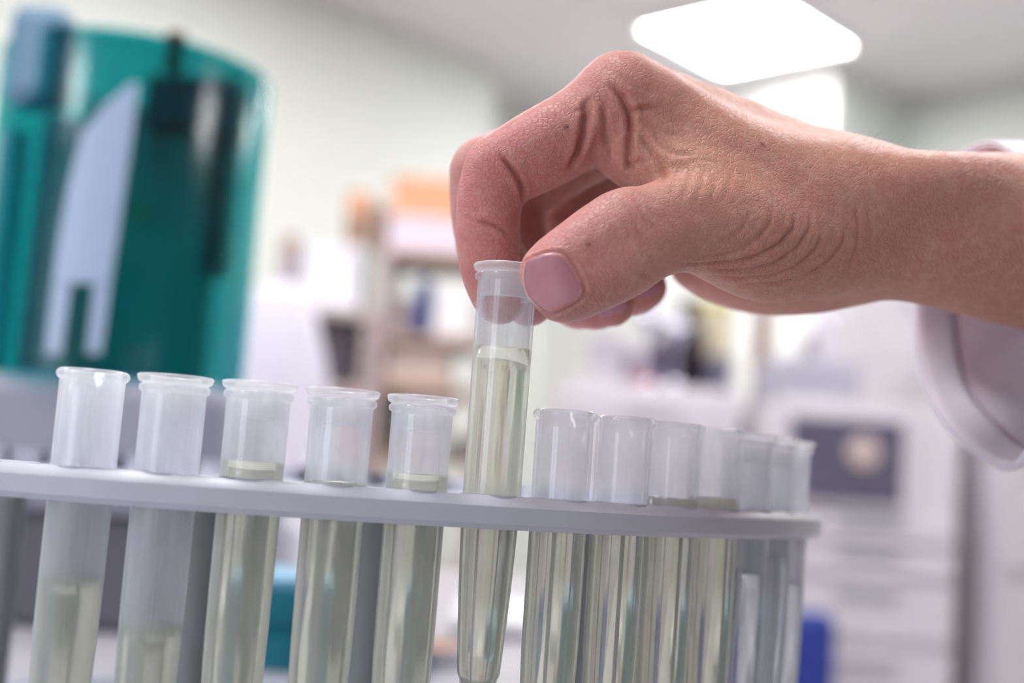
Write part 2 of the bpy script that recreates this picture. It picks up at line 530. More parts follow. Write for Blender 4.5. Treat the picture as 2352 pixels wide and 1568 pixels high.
CULL = None                        # (centre, radius) of the point block in work, or None
FAR = 0.016
PACK = {}
def ev(segs, P, k):
    """smooth union of the bars; bars that cannot matter for this block of points are left out"""
    use = segs
    if CULL is not None:
        c, rho = CULL
        key = id(segs)
        if key not in PACK:
            PACK[key] = (segs, np.array([s.a for s in segs]), np.array([s.b - s.a for s in segs]), np.array([max(s.ra, s.rb) + (0 if s.w is None else np.linalg.norm(s.w)) for s in segs]))
        _, A, BA, RM = PACK[key]
        pa = c - A
        h = np.clip((pa * BA).sum(1) / (BA * BA).sum(1), 0, 1)
        dc = np.linalg.norm(pa - h[:, None] * BA, axis=1) - RM          # a lower bound
        m = dc.min()
        if m - rho > FAR + 0.004: return np.full(len(P), m - rho)
        m = m + 0.004
        use = [s for s, q in zip(segs, dc) if q - rho <= m + rho + k]
    d = None
    for s in use:
        e = s.d(P)
        d = e if d is None else smin(d, e, k)
    return d
def blocks(fn, P, size=0.012):
    """evaluate fn block by block so that far bars can be skipped (points close to the surface only)"""
    global CULL
    key = np.floor((P - P.min(0)) / size).astype(np.int64)
    key = key[:, 0] * 1000003 + key[:, 1] * 1009 + key[:, 2]
    order = np.argsort(key, kind='stable')
    cuts = np.flatnonzero(np.diff(key[order])) + 1
    out = np.empty(len(P))
    for ix in np.split(order, cuts):
        Q = P[ix]; c = (Q.min(0) + Q.max(0)) / 2
        CULL = (c, float(np.sqrt(((Q - c) ** 2).sum(1).max())))
        out[ix] = fn(Q)
    CULL = None
    return out

MM = 0.001
dv = lambda x, y, z: np.array([x, y, z]) * MM
_tn = np.array([0.55, -0.83, 0.0]); _tn = _tn / np.linalg.norm(_tn)   # across the thumb, in the picture plane
# fingers
index_prox = chain([(1428, 226, .285, 10.4), (1345, 285, .284, 9.2), (1240, 345, .282, 9.0), (1150, 392, .281, 8.1)], 3)
index_mid = chain([(1150, 392, .281, 8.1), (1126, 450, .281, 7.3), (1121, 520, .280, 6.9), (1122, 548, .280, 6.8)], 2)
index_dist = chain([(1122, 548, .280, 6.8), (1125, 610, .2795, 6.6), (1140, 665, .2795, 6.0), (1150, 690, .2795, 5.4)], 2)
middle = [chain([(1440, 236, .305, 10.6), (1270, 335, .304, 9.2), (1118, 398, .302, 8.8)], 3),
          chain([(1118, 398, .302, 8.8), (1112, 480, .302, 8.0), (1122, 560, .301, 7.6)], 2),
          chain([(1122, 560, .301, 7.6), (1160, 640, .300, 7.2), (1215, 690, .298, 6.2)], 2)]
ring = [chain([(1450, 275, .326, 10.2), (1290, 375, .324, 9.0), (1175, 440, .322, 8.3)], 3),
        chain([(1175, 440, .322, 8.3), (1190, 560, .321, 7.6), (1240, 645, .319, 7.2)], 2),
        chain([(1240, 645, .319, 7.2), (1330, 690, .314, 7.0), (1405, 697, .310, 5.8)], 2)]
pinky = [chain([(1475, 330, .345, 9.4), (1360, 430, .342, 8.2), (1285, 500, .340, 7.4)], 3),
         chain([(1285, 500, .340, 7.4), (1330, 610, .337, 6.8), (1385, 670, .333, 6.5)], 2),
         chain([(1385, 670, .333, 6.5), (1450, 670, .328, 6.2), (1482, 660, .326, 5.6)], 2)]
thumb_w = _tn * 2.6 * MM
thumb_dist = chain([(1455, 545, .2635, 7.6), (1400, 578, .2615, 7.6), (1330, 620, .2590, 6.7), (1272, 652, .2570, 5.6)], 3, w=thumb_w)
thumb_prox = chain([(1690, 520, .2760, 9.8), (1600, 512, .2715, 8.6), (1530, 522, .2675, 7.9), (1455, 545, .2635, 7.7)], 3, w=_tn * 1.6 * MM)
# palm and back of the hand
meta = [chain([(1428, 226, .285, 10.4), (1560, 302, .2875, 10.0), (1720, 388, .2900, 10.4), (1950, 468, .296, 12.5)], 3),
        chain([(1440, 236, .305, 10.6), (1700, 345, .306, 11.5), (1950, 455, .308, 13.0)], 3),
        chain([(1450, 275, .326, 10.2), (1700, 370, .322, 11.5), (1950, 475, .320, 13.0)], 3),
        chain([(1475, 330, .345, 9.4), (1700, 425, .336, 10.5), (1950, 515, .328, 12.0)], 3)]
palm = [chain([(1480, 345, .318, 9.0), (1650, 440, .315, 10.5), (1900, 540, .312, 13)], 2),
        chain([(1510, 400, .336, 8.0), (1650, 500, .332, 10.0), (1900, 580, .325, 12)], 2),
        chain([(1600, 600, .332, 7.5), (1700, 620, .328, 9.5), (1800, 618, .323, 11.0), (1920, 575, .316, 12)], 3)]   # heel on the little-finger side
thenar = chain([(1640, 528, .2755, 9.0), (1740, 552, .2800, 11.2), (1830, 545, .2860, 12.2), (1930, 520, .293, 14.0)], 3)
thenar2 = chain([(1660, 560, .2800, 6.0), (1750, 592, .2840, 8.0), (1840, 575, .290, 9.5), (1920, 560, .297, 10.0)], 3)
web = chain([(1395, 300, .2835, 6.0), (1440, 345, .2835, 6.4), (1500, 382, .281, 6.0), (1560, 410, .2785, 7.2), (1650, 450, .2785, 8.5)], 3)
web2 = chain([(1420, 330, .291, 6.5), (1480, 372, .290, 6.5), (1560, 420, .288, 8)], 2)
arm = [chain([(1900, 480, .297, 14.5), (1980, 500, .299, 16.0), (2080, 520, .302, 17.2), (2200, 533, .307, 18.9), (2352, 550, .315, 21.4), (2600, 592, .329, 24.0)], 2),
       chain([(1900, 500, .322, 13.5), (1980, 512, .325, 15.0), (2080, 528, .329, 16.5), (2200, 542, .334, 18.5), (2352, 562, .343, 21.0), (2600, 600, .357, 24.0)], 2)]
styloid = chain([(1940, 432, .2890, 5.8), (2050, 432, .2872, 6.4), (2160, 424, .2905, 6.4), (2260, 430, .2975, 6.0)], 2)
ip_bump = chain([(1418, 492, .2620, 4.0), (1440, 486, .2630, 4.2)], 1)
fill = chain([(1540, 345, .2835, 6.5), (1640, 372, .2825, 8.0), (1760, 415, .2840, 9.0), (1900, 455, .2895, 10.0)], 2)
tendon = chain([(1640, 470, .2745, 5.0), (1780, 470, .2800, 5.0), (1960, 450, .2880, 5.0)], 2)

def hand_sdf(P):
    k = MM
    body = ev(meta[0], P, 3 * k)
    for m in meta[1:]: body = smin(body, ev(m, P, 3 * k), 9 * k)
    for m in palm: body = smin(body, ev(m, P, 3 * k), 9 * k)
    a = smin(ev(arm[0], P, 2 * k), ev(arm[1], P, 2 * k), 14 * k)
    body = smin(body, a, 9 * k)
    body = smin(body, ev(styloid, P, 2 * k), 7 * k)
    body = smin(body, ev(fill, P, 2 * k), 7 * k)
    th = ev(thenar, P, 3 * k)
    th = smin(th, ev(thenar2, P, 3 * k), 5 * k)
    th = smin(th, ev(thumb_prox, P, 2 * k), 5 * k)
    th = smin(th, ev(tendon, P, 2 * k), 6 * k)
    th = smin(th, ev(thumb_dist, P, 2 * k), 1.6 * k)
    th = smin(th, ev(ip_bump, P, k), 3 * k)
    body = smin(body, th, 5 * k)
    body = smin(body, smin(ev(web, P, 3 * k), ev(web2, P, 3 * k), 4 * k), 3.5 * k)
    f1 = smin(ev(index_prox, P, 1 * k), ev(index_mid, P, 1 * k), 1.2 * k)
    f1 = smin(f1, ev(index_dist, P, 1 * k), 0.8 * k)
    d = smin(body, f1, 1.6 * k)
    for fg in (middle, ring, pinky):
        f = smin(smin(ev(fg[0], P, k), ev(fg[1], P, k), 1.2 * k), ev(fg[2], P, k), 1.2 * k)
        d = smin(d, f, 0.9 * k)
    return d

def build_sdf_mesh(fn, lo, hi, h):
    """narrow-band evaluation + surface nets; returns verts (local), quads"""
    lo = np.array(lo); hi = np.array(hi)
    cf = 5; H = h * cf
    nc = np.ceil((hi - lo) / H).astype(int)
    gx = [lo[i] + H * np.arange(nc[i] + 1) for i in range(3)]
    G = np.stack(np.meshgrid(*gx, indexing='ij'), -1)
    D = fn(G.reshape(-1, 3)).reshape(G.shape[:3])
    n = nc * cf + 1
    idx = [np.minimum(np.arange(n[i]) // cf, nc[i] - 1) for i in range(3)]
    cell = np.min(np.stack([np.abs(D[a:nc[0] + a, b:nc[1] + b, c:nc[2] + c]) for a in (0, 1) for b in (0, 1) for c in (0, 1)]), 0)
    near = cell < H * 1.15
    V = np.where(D[:-1, :-1, :-1] < 0, -1.0, 1.0).astype(np.float32)[np.ix_(*idx)]
    near_f = near[np.ix_(*idx)]
    # voxels on the upper border of near cells too
    for ax in range(3):
        sh = np.zeros_like(near_f); sl = [slice(None)] * 3; sr = [slice(None)] * 3
        sl[ax] = slice(1, None); sr[ax] = slice(None, -1)
        sh[tuple(sl)] = near_f[tuple(sr)]; near_f = near_f | sh
    I = np.argwhere(near_f)
    P = lo + I * h
    out = blocks(fn, P).astype(np.float32)
    V[I[:, 0], I[:, 1], I[:, 2]] = out
    S = V < 0
    # surface nets
    c8 = [(a, b, c) for a in (0, 1) for b in (0, 1) for c in (0, 1)]
    sub = lambda A, o: A[o[0]:A.shape[0] - 1 + o[0], o[1]:A.shape[1] - 1 + o[1], o[2]:A.shape[2] - 1 + o[2]]
    cnt = sum(sub(S, o).astype(np.int8) for o in c8)
    act = (cnt > 0) & (cnt < 8)
    C = np.argwhere(act)
    vid = -np.ones(act.shape, np.int64); vid[act] = np.arange(len(C))
    acc = np.zeros((len(C), 3)); num = np.zeros(len(C))
    for i, a in enumerate(c8):
        for b in c8[i + 1:]:
            if sum(abs(x - y) for x, y in zip(a, b)) != 1: continue
            va = V[C[:, 0] + a[0], C[:, 1] + a[1], C[:, 2] + a[2]]; vb = V[C[:, 0] + b[0], C[:, 1] + b[1], C[:, 2] + b[2]]
            m = (va < 0) != (vb < 0)
            t = np.where(m, va / np.where(m, va - vb, 1), 0)
            acc[m] += np.array(a) + (np.array(b) - np.array(a)) * t[m, None]; num[m] += 1
    verts = lo + (C + acc / num[:, None]) * h
    quads = []
    for ax in range(3):
        o1 = [0, 0, 0]; o1[ax] = 1
        sl0 = [slice(1, -1)] * 3; sl1 = [slice(1, -1)] * 3
        sl0[ax] = slice(0, S.shape[ax] - 1); sl1[ax] = slice(1, S.shape[ax])
        e = S[tuple(sl0)] != S[tuple(sl1)]
        E = np.argwhere(e)
        off = np.array([1, 1, 1]); off[ax] = 0
        E = E + off
        s0 = S[E[:, 0], E[:, 1], E[:, 2]]
        a1, a2 = [x for x in range(3) if x != ax]
        def cid(d1, d2):
            Q = E.copy(); Q[:, a1] += d1; Q[:, a2] += d2
            return vid[Q[:, 0], Q[:, 1], Q[:, 2]]
        q = np.stack([cid(-1, -1), cid(0, -1), cid(0, 0), cid(-1, 0)], 1)
        flip = s0 if ax != 1 else ~s0
        q[~flip] = q[~flip][:, ::-1]
        quads.append(q)
    quads = np.vstack(quads)
    return verts, quads[(quads >= 0).all(1)]

HS = 0.00060
hv, hq = build_sdf_mesh(hand_sdf, (-0.024, -0.004, 0.243), (0.150, 0.078, 0.372), HS)
_t = hv[hq]
_fn = np.cross(_t[:, 2] - _t[:, 0], _t[:, 3] - _t[:, 1])
hn = np.zeros_like(hv)
for _k in range(4): np.add.at(hn, hq[:, _k], _fn)
hn /= np.maximum(np.linalg.norm(hn, axis=1, keepdims=True), 1e-12)
if (hn * (hv - hv.mean(0))).sum() < 0: hn = -hn; hq = hq[:, ::-1]
hv = hv - hn * np.clip(blocks(hand_sdf, hv), -HS, HS)[:, None]

# --- creases: polylines traced on the near side, pressed into the surface
bvh = BVHTree.FromPolygons([tuple(p) for p in hv], [tuple(q) for q in hq.tolist()])
def hit(u, v, skip=0.0):
    d = np.array([(u - 1176.0) / FPX, (784.0 - v) / FPX, 1.0]); d /= np.linalg.norm(d)
    r = bvh.ray_cast(Vector(d * (0.2 + skip)), Vector(d))
    return None if r[0] is None else (np.array(r[0]), np.array(r[1]))
def dist_polyline(P, L):
    best = np.full(len(P), 1e9); tt = np.zeros(len(P))
    n = len(L) - 1
    for i in range(n):
        a, b = L[i], L[i + 1]; ba = b - a
        h = np.clip((P - a) @ ba / max(ba @ ba, 1e-12), 0, 1)
        d = np.linalg.norm(P - a - h[:, None] * ba, axis=1)
        m = d < best; best[m] = d[m]; tt[m] = (i + h[m]) / n
    return best, tt
disp = np.zeros(len(hv))
def crease(pts, depth, width, bulge=0.0, fade=True):
    dense = []
    for (a, b) in zip(pts[:-1], pts[1:]):
        for k in range(4): dense.append((a[0] + (b[0] - a[0]) * k / 4, a[1] + (b[1] - a[1]) * k / 4))
    dense.append(pts[-1])
    L = [x[0] for x in (hit(*q) for q in dense) if x is not None]
    if len(L) < 2: return
    L = np.array(L); lo, hi = L.min(0) - 0.004, L.max(0) + 0.004
    m = np.where(((hv > lo) & (hv < hi)).all(1))[0]
    if not len(m): return
    d, t = dist_polyline(hv[m], L)
    f = np.minimum(1, np.minimum(t, 1 - t) * 5 + 0.15) if fade else 1.0
    w = width * MM
    disp[m] += f * MM * (-depth * np.exp(-(d / w) ** 2) + bulge * np.exp(-((d - 2.2 * w) / (1.4 * w)) ** 2))
CREASES = [
    # finger joints
    ([(1150, 358), (1172, 382), (1192, 408), (1202, 440), (1203, 468)], 1.3, 0.6, 0.3),
    ([(1096, 509), (1118, 511), (1140, 519), (1158, 530), (1170, 540)], 0.8, 0.55, 0.2),
    ([(1060, 470), (1085, 478), (1105, 484)], 0.15, 0.4, 0), ([(1058, 500), (1075, 502), (1096, 509)], 0.2, 0.4, 0),
    # folds where the index finger leaves the hand
    ([(1350, 232), (1346, 280), (1340, 315), (1330, 348), (1308, 386)], 1.5, 0.85, 0.45),
    ([(1352, 226), (1336, 250), (1318, 262)], 0.4, 0.5, 0.1),
    ([(1386, 232), (1391, 270), (1392, 305), (1398, 345), (1392, 385)], 0.55, 0.7, 0.25),
    ([(1408, 200), (1432, 226), (1448, 262), (1450, 300), (1445, 340), (1443, 380), (1455, 398)], 1.35, 0.75, 0.45),
    ([(1450, 262), (1470, 252), (1490, 246), (1520, 250)], 0.6, 0.6, 0.25),
    ([(1462, 300), (1490, 330), (1506, 362), (1520, 392), (1527, 424)], 0.6, 0.8, 0.3),
    ([(1500, 300), (1520, 335), (1550, 352), (1590, 355)], 0.4, 0.8, 0.25),
    ([(1445, 385), (1470, 372), (1500, 368)], 0.5, 0.6, 0.2),
    ([(1480, 280), (1520, 300), (1560, 312)], 0.3, 0.6, 0.15),
    ([(1420, 170), (1452, 196), (1500, 208)], 0.18, 0.5, 0.05), ([(1380, 190), (1412, 206), (1450, 226)], 0.2, 0.5, 0.05),
    # thumb joint
    ([(1440, 470), (1452, 500), (1470, 540), (1478, 590)], 0.20, 0.5, 0.1), ([(1460, 462), (1478, 500), (1492, 532)], 0.25, 0.5, 0.12),
    ([(1428, 482), (1440, 520), (1448, 560)], 0.15, 0.5, 0.05), ([(1484, 470), (1500, 500), (1506, 540)], 0.15, 0.5, 0.05),
    ([(1500, 640), (1480, 632), (1462, 622)], 0.3, 0.5, 0.1),
    # ball of the thumb: nested arcs
    ([(1560, 606), (1620, 605), (1690, 600), (1745, 585), (1790, 560), (1822, 525), (1828, 480)], 0.59, 0.5, 0.20),
    ([(1605, 612), (1660, 622), (1720, 620), (1780, 604), (1830, 570), (1858, 528), (1862, 480)], 0.51, 0.5, 0.17),
    ([(1640, 632), (1700, 640), (1770, 634), (1830, 612), (1876, 570), (1892, 520)], 0.48, 0.5, 0.17),
    ([(1600, 590), (1650, 586), (1700, 572), (1740, 548), (1768, 515), (1775, 470)], 0.37, 0.5, 0.14),
    ([(1700, 652), (1780, 650), (1850, 632), (1905, 600), (1935, 560), (1945, 520)], 0.42, 0.5, 0.14),
    ([(1640, 560), (1680, 545), (1710, 520), (1725, 488)], 0.26, 0.45, 0.09),
    ([(1960, 470), (1972, 520), (1968, 570), (1950, 610)], 0.26, 0.6, 0.09), ([(1990, 470), (2002, 530), (1998, 580)], 0.20, 0.6, 0.09),
    # diagonal wrinkles between web and thumb
    ([(1560, 388), (1548, 420), (1540, 452)], 0.25, 0.4, 0.1), ([(1590, 386), (1580, 425), (1566, 462)], 0.22, 0.4, 0.1),
    ([(1620, 384), (1612, 425), (1596, 470)], 0.22, 0.4, 0.1), ([(1650, 392), (1642, 430), (1630, 470)], 0.18, 0.4, 0.08),
    ([(1680, 400), (1672, 436), (1662, 470)], 0.15, 0.4, 0.06), ([(1575, 376), (1610, 368), (1650, 372)], 0.15, 0.4, 0.06),
]
for c in CREASES: crease(*c)
# nail bed of the thumb: flatten under the nail, groove round it
NAIL = [(1207, 601), (1228, 590), (1251, 583), (1272, 579), (1290, 579), (1303, 586), (1316, 602), (1328, 622), (1339, 642), (1346, 660), (1343, 677), (1329, 692), (1306, 706), (1283, 717), (1263, 720), (1246, 712), (1230, 700), (1215, 684), (1206, 664), (1202, 642), (1203, 620)]
crease(NAIL[:17], 0.30, 0.35, 0.35, False)
hv2 = hv + hn * disp[:, None]

# --- skin colour by region
def blob(u, v, z, r):
    c = hp(u, v, z)
    return np.exp(-(((hv - c) ** 2).sum(1)) / (r * MM) ** 2)
red = np.clip(0.75 * blob(1150, 400, .275, 16) + 0.9 * blob(1120, 560, .276, 20) + 0.5 * blob(1420, 140, .285, 16) + 0.6 * blob(1390, 330, .279, 16)
              + 0.5 * blob(1480, 400, .276, 12) + 0.6 * blob(1250, 600, .255, 12) + 0.3 * blob(1440, 600, .257, 14)
              + 0.9 * blob(1400, 450, .30, 30) + 0.9 * blob(1700, 660, .31, 24) + 0.9 * blob(1430, 690, .31, 18), 0, 1)
tan = np.clip(blob(1850, 420, .285, 40) + blob(2150, 480, .29, 50) + blob(2350, 520, .30, 60) + 0.5 * blob(1600, 300, .283, 30), 0, 1)
dark = np.zeros(len(hv))
for (u, v, r) in ((1302, 292, 0.55), (1753, 333, 0.5), (1352, 560, 0.4), (2003, 290, 0.5)):
    h_ = hit(u, v)
    if h_: dark += np.exp(-((hv - h_[0]) ** 2).sum(1) / (r * MM) ** 2)

person = empty('person', cam_to_world(hp(1900, 480, .305)))
tag(person, 'person in a white lab coat reaching in, bare right hand pinching a lifted tube', 'person')
me = bpy.data.meshes.new('hand')
me.from_pydata(cam_to_world(hv2) - np.array(person.location), [], hq.tolist())
me.update()
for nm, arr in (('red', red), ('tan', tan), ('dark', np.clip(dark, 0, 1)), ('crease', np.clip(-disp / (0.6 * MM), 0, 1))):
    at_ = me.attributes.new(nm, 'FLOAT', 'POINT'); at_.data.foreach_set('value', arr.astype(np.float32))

# --- skin material
M_skin, nt, b = new_mat('skin')
def nd(t, **kw):
    n = nt.nodes.new(t)
    for k_, v_ in kw.items(): setattr(n, k_, v_)
    return n
def mixc(fac, a, c):
    n = nd('ShaderNodeMix', data_type='RGBA')
    if isinstance(fac, float): n.inputs[0].default_value = fac
    else: nt.links.new(fac, n.inputs[0])
    for s_, x in ((6, a), (7, c)):
        if isinstance(x, tuple): n.inputs[s_].default_value = x
        else: nt.links.new(x, n.inputs[s_])
    return n.outputs[2]
def attr(nm):
    n = nd('ShaderNodeAttribute'); n.attribute_name = nm; return n.outputs['Fac']
tc = nd('ShaderNodeTexCoord')
n1 = nd('ShaderNodeTexNoise'); n1.inputs['Scale'].default_value = 90; n1.inputs['Detail'].default_value = 5; nt.links.new(tc.outputs['Object'], n1.inputs['Vector'])
n2 = nd('ShaderNodeTexNoise'); n2.inputs['Scale'].default_value = 420; n2.inputs['Detail'].default_value = 3; nt.links.new(tc.outputs['Object'], n2.inputs['Vector'])
SK = srgb(201, 151, 145); SKR = srgb(201, 128, 129); SKT = srgb(194, 139, 122)
c1 = mixc(attr('red'), SK, SKR)
c1 = mixc(attr('tan'), c1, SKT)
r1 = nd('ShaderNodeMapRange'); r1.inputs['From Min'].default_value = 0.4; r1.inputs['From Max'].default_value = 0.75; r1.inputs['To Max'].default_value = 0.45
nt.links.new(n1.outputs['Fac'], r1.inputs['Value'])
c1 = mixc(r1.outputs[0], c1, srgb(192, 120, 108))
r2 = nd('ShaderNodeMapRange'); r2.inputs['From Min'].default_value = 0.45; r2.inputs['From Max'].default_value = 0.8; r2.inputs['To Max'].default_value = 0.3
nt.links.new(n2.outputs['Fac'], r2.inputs['Value'])
c1 = mixc(r2.outputs[0], c1, srgb(226, 186, 170))
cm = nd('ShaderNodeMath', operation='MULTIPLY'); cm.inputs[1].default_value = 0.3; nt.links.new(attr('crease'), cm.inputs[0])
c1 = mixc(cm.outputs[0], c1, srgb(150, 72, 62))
c1 = mixc(attr('dark'), c1, srgb(96, 48, 52))
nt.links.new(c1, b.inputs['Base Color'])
b.inputs['Roughness'].default_value = 0.5
b.inputs['Specular IOR Level'].default_value = 0.35
b.inputs['Subsurface Weight'].default_value = 0.22
b.inputs['Subsurface Radius'].default_value = (1.0, 0.36, 0.2)
b.inputs['Subsurface Scale'].default_value = 0.0022
vo = nd('ShaderNodeTexVoronoi', feature='DISTANCE_TO_EDGE'); vo.inputs['Scale'].default_value = 820; vo.inputs['Randomness'].default_value = 0.9
nt.links.new(tc.outputs['Object'], vo.inputs['Vector'])
vm = nd('ShaderNodeMapRange'); vm.inputs['From Max'].default_value = 0.12; nt.links.new(vo.outputs['Distance'], vm.inputs['Value'])
bp = nd('ShaderNodeBump'); bp.inputs['Strength'].default_value = 0.45; bp.inputs['Distance'].default_value = 0.00025
nt.links.new(vm.outputs[0], bp.inputs['Height'])
bp2 = nd('ShaderNodeBump'); bp2.inputs['Strength'].default_value = 0.3; bp2.inputs['Distance'].default_value = 0.0004
nt.links.new(n2.outputs['Fac'], bp2.inputs['Height']); nt.links.new(bp.outputs[0], bp2.inputs['Normal'])
nt.links.new(bp2.outputs[0], b.inputs['Normal'])
hand = link('hand', me, M_skin, person, smooth=True)

# --- nails
M_nail, nt, b = new_mat('nail_plate')
tc = nd('ShaderNodeTexCoord'); n1 = nd('ShaderNodeTexNoise'); n1.inputs['Scale'].default_value = 260; nt.links.new(tc.outputs['Object'], n1.inputs['Vector'])
nt.links.new(mixc(n1.outputs['Fac'], srgb(186, 124, 138), srgb(204, 148, 158)), b.inputs['Base Color'])
b.inputs['Roughness'].default_value = 0.32; b.inputs['Subsurface Weight'].default_value = 0.15; b.inputs['Subsurface Radius'].default_value = (1, .4, .3); b.inputs['Subsurface Scale'].default_value = 0.002
bvh = BVHTree.FromPolygons([tuple(p) for p in hv2], [tuple(q) for q in hq.tolist()])
def nail(name, outline, label, prox, lift=0.22, n_r=9, sub=4, skip=0.0):
    """curved nail plate: a smooth quadric laid over the fingertip, its root (direction prox) sunk under the skin"""
    O = np.array(outline, float); n = len(O)
    D = []
    for i in range(n):
        p0, p1, p2, p3 = O[i - 1], O[i], O[(i + 1) % n], O[(i + 2) % n]
        for k in range(sub):
            t = k / sub
            D.append(0.5 * (2 * p1 + (p2 - p0) * t + (2 * p0 - 5 * p1 + 4 * p2 - p3) * t * t + (3 * p1 - p0 - 3 * p2 + p3) * t ** 3))
    D = np.array(D); c = D.mean(0); N = len(D); R = np.abs(D - c).max()
    smp = []
    for s in (0.0, 0.2, 0.4, 0.55, 0.7, 0.8):
        for q in D[::3]:
            p = c + (q - c) * s; h_ = hit(*p, skip)
            if h_ is not None and -h_[1][2] > 0.15: smp.append((p[0], p[1], h_[0][2]))
    smp = np.array(smp); X = (smp[:, :2] - c) / R
    def basis(X): return np.stack([np.ones(len(X)), X[:, 0], X[:, 1], X[:, 0] ** 2, X[:, 0] * X[:, 1], X[:, 1] ** 2], 1)
    co = np.linalg.lstsq(basis(X), smp[:, 2], rcond=None)[0]
    px = np.array(prox, float); px /= np.linalg.norm(px)
    V = []
    rr = [1 - r / n_r for r in range(n_r)]
    for s in rr + [0.0]:
        for q in (D if s > 0 else c[None]):
            p = c + (q - c) * s
            z = float((basis(((p - c) / R)[None]) @ co)[0])
            side = float((q - c) @ px) / R                     # +1 at the root, -1 at the free edge
            sink = max(0.0, (s - 0.80) / 0.20) * max(0.0, min(1.0, side * 1.3 + 0.55))
            off = lift * (1 - 0.25 * s * s) - 0.75 * sink
            zz = z - off * MM
            h_ = hit(*p, skip)
            if h_ is not None and sink < 0.05: zz = min(zz, h_[0][2] - 0.05 * MM) if s < 0.9 else zz
            V.append(hp(p[0], p[1], zz))
    V = np.array(V); fs = []
    for r in range(n_r - 1):
        for k in range(N):
            fs.append((r * N + k, r * N + (k + 1) % N, (r + 1) * N + (k + 1) % N, (r + 1) * N + k))
    for k in range(N): fs.append(((n_r - 1) * N + k, (n_r - 1) * N + (k + 1) % N, n_r * N))
    me = bpy.data.meshes.new(name)
    me.from_pydata(cam_to_world(V) - np.array(person.location), [], fs)
    bm = bmesh.new(); bm.from_mesh(me); bmesh.ops.recalc_face_normals(bm, faces=bm.faces)
    if bm.faces[0].normal.dot(Vector(-cF)) < 0: bmesh.ops.reverse_faces(bm, faces=bm.faces[:])
    bm.to_mesh(me); bm.free()
    o = link(name, me, M_nail, person, smooth=True)
    so = o.modifiers.new('thickness', 'SOLIDIFY'); so.thickness = 0.0005; so.offset = -1
    o['label'] = label
    return o
tn_ = nail('thumb_nail', NAIL, 'broad pink thumb nail with a pale front edge', (0.9, 0.1))
M_edge = plain('nail_edge_pale', srgb(232, 205, 196), 0.45, 0.05, 300.0)
ed = []
for q in NAIL[15:] + NAIL[:1]:
    ed.append(q)
_V = np.array([v.co for v in tn_.data.vertices])
_W = _V @ np.stack([cR, cU, cF], 1) + (np.array(person.location) - cO) @ np.stack([cR, cU, cF], 1)
_uv = np.stack([1176 + FPX * _W[:, 0] / _W[:, 2], 784 - FPX * _W[:, 1] / _W[:, 2]], 1)
eo = tube_path('nail_edge', [_V[np.argmin(((_uv - np.array(q)) ** 2).sum(1))] for q in ed], [0.00004] + [0.00016] * (len(ed) - 2) + [0.00004], M_edge, tn_, n=8)
nail('finger_nail', [(1346, 718), (1362, 706), (1384, 698), (1408, 692), (1428, 690), (1440, 697), (1440, 710), (1428, 720), (1404, 727), (1374, 730)], 'pink nail of a curled finger showing under the thumb', (-1, 0.2), 0.10, skip=0.085)
nail('finger_nail', [(1452, 668), (1466, 654), (1486, 646), (1504, 644), (1516, 650), (1517, 664), (1506, 676), (1486, 686), (1464, 688)], 'pink nail of the curled finger behind the thumb', (-1, 0.2), 0.10, skip=0.085)
# fine dark hairs along the forearm
M_hair = plain('arm_hair_dark', srgb(104, 74, 60), 0.5)
hb_ = bmesh.new()
for _ in range(150):
    u = random.uniform(1930, 2340); v = random.triangular(322, 440, 330)
    h_ = hit(u, v)
    if h_ is None: continue
    p0, nn_ = h_
    t_ = np.array([0.55, 0.25 + random.uniform(-.5, .3), random.uniform(-.3, .3)]); ln = random.uniform(2.0, 5.0) * MM
    dirv = nn_ * 0.55 + t_; dirv /= np.linalg.norm(dirv)
    pts_ = [p0 - nn_ * 0.1 * MM, p0 + dirv * ln * 0.5 + nn_ * 0.1 * MM, p0 + dirv * ln + np.array([0.3, -0.2, 0]) * ln * 0.3]
    sd = np.array([0.2, -0.3, 0.9]); prev = None
    for i_, q in enumerate(pts_):
        w_ = (0.020, 0.016, 0.005)[i_] * MM
        q3 = cam_to_world(q) - np.array(person.location)
        rr_ = [hb_.verts.new(tuple(q3 + (cR * math.cos(2.094 * k_) + cU * math.sin(2.094 * k_)) * w_)) for k_ in range(3)]
        if prev:
            for k_ in range(3): hb_.faces.new((prev[k_], prev[(k_ + 1) % 3], rr_[(k_ + 1) % 3], rr_[k_]))
        prev = rr_
ho = from_bm('arm_hair', hb_, M_hair, person); ho['kind'] = 'stuff'
# ------------------------------------------------------------------ white coat sleeve round the forearm
M_coat = plain('coat_cotton_white', srgb(236, 228, 240), 0.85, 0.02, 300.0, bump=0.15)
_b = M_coat.node_tree.nodes['Principled BSDF']
_b.inputs['Subsurface Weight'].default_value = 0.1; _b.inputs['Subsurface Scale'].default_value = 0.004
CUFF = [(2262, 326, .338), (2312, 340, .324), (2362, 400, .312), (2425, 540, .303), (2452, 740, .301), (2415, 940, .307), (2352, 1052, .315), (2310, 1078, .322),
        (2238, 1040, .334), (2166, 975, .348), (2118, 880, .360), (2098, 770, .368), (2100, 650, .371), (2120, 530, .370), (2160, 420, .362), (2205, 355, .352)]
def loop_spline(pts, sub):
    A = np.array(pts); n = len(A); out = []
    for i in range(n):
        p0, p1, p2, p3 = A[i - 1], A[i], A[(i + 1) % n], A[(i + 2) % n]
        for k in range(sub):
            t = k / sub
            out.append(0.5 * (2 * p1 + (p2 - p0) * t + (2 * p0 - 5 * p1 + 4 * p2 - p3) * t * t + (3 * p1 - p0 - 3 * p2 + p3) * t ** 3))
    return np.array(out)
ring0 = np.array([hp(*q) for q in loop_spline(CUFF, 6)])
cen0 = ring0.mean(0)
axis = hp(2950, 620, .40) - cen0
N = len(ring0)
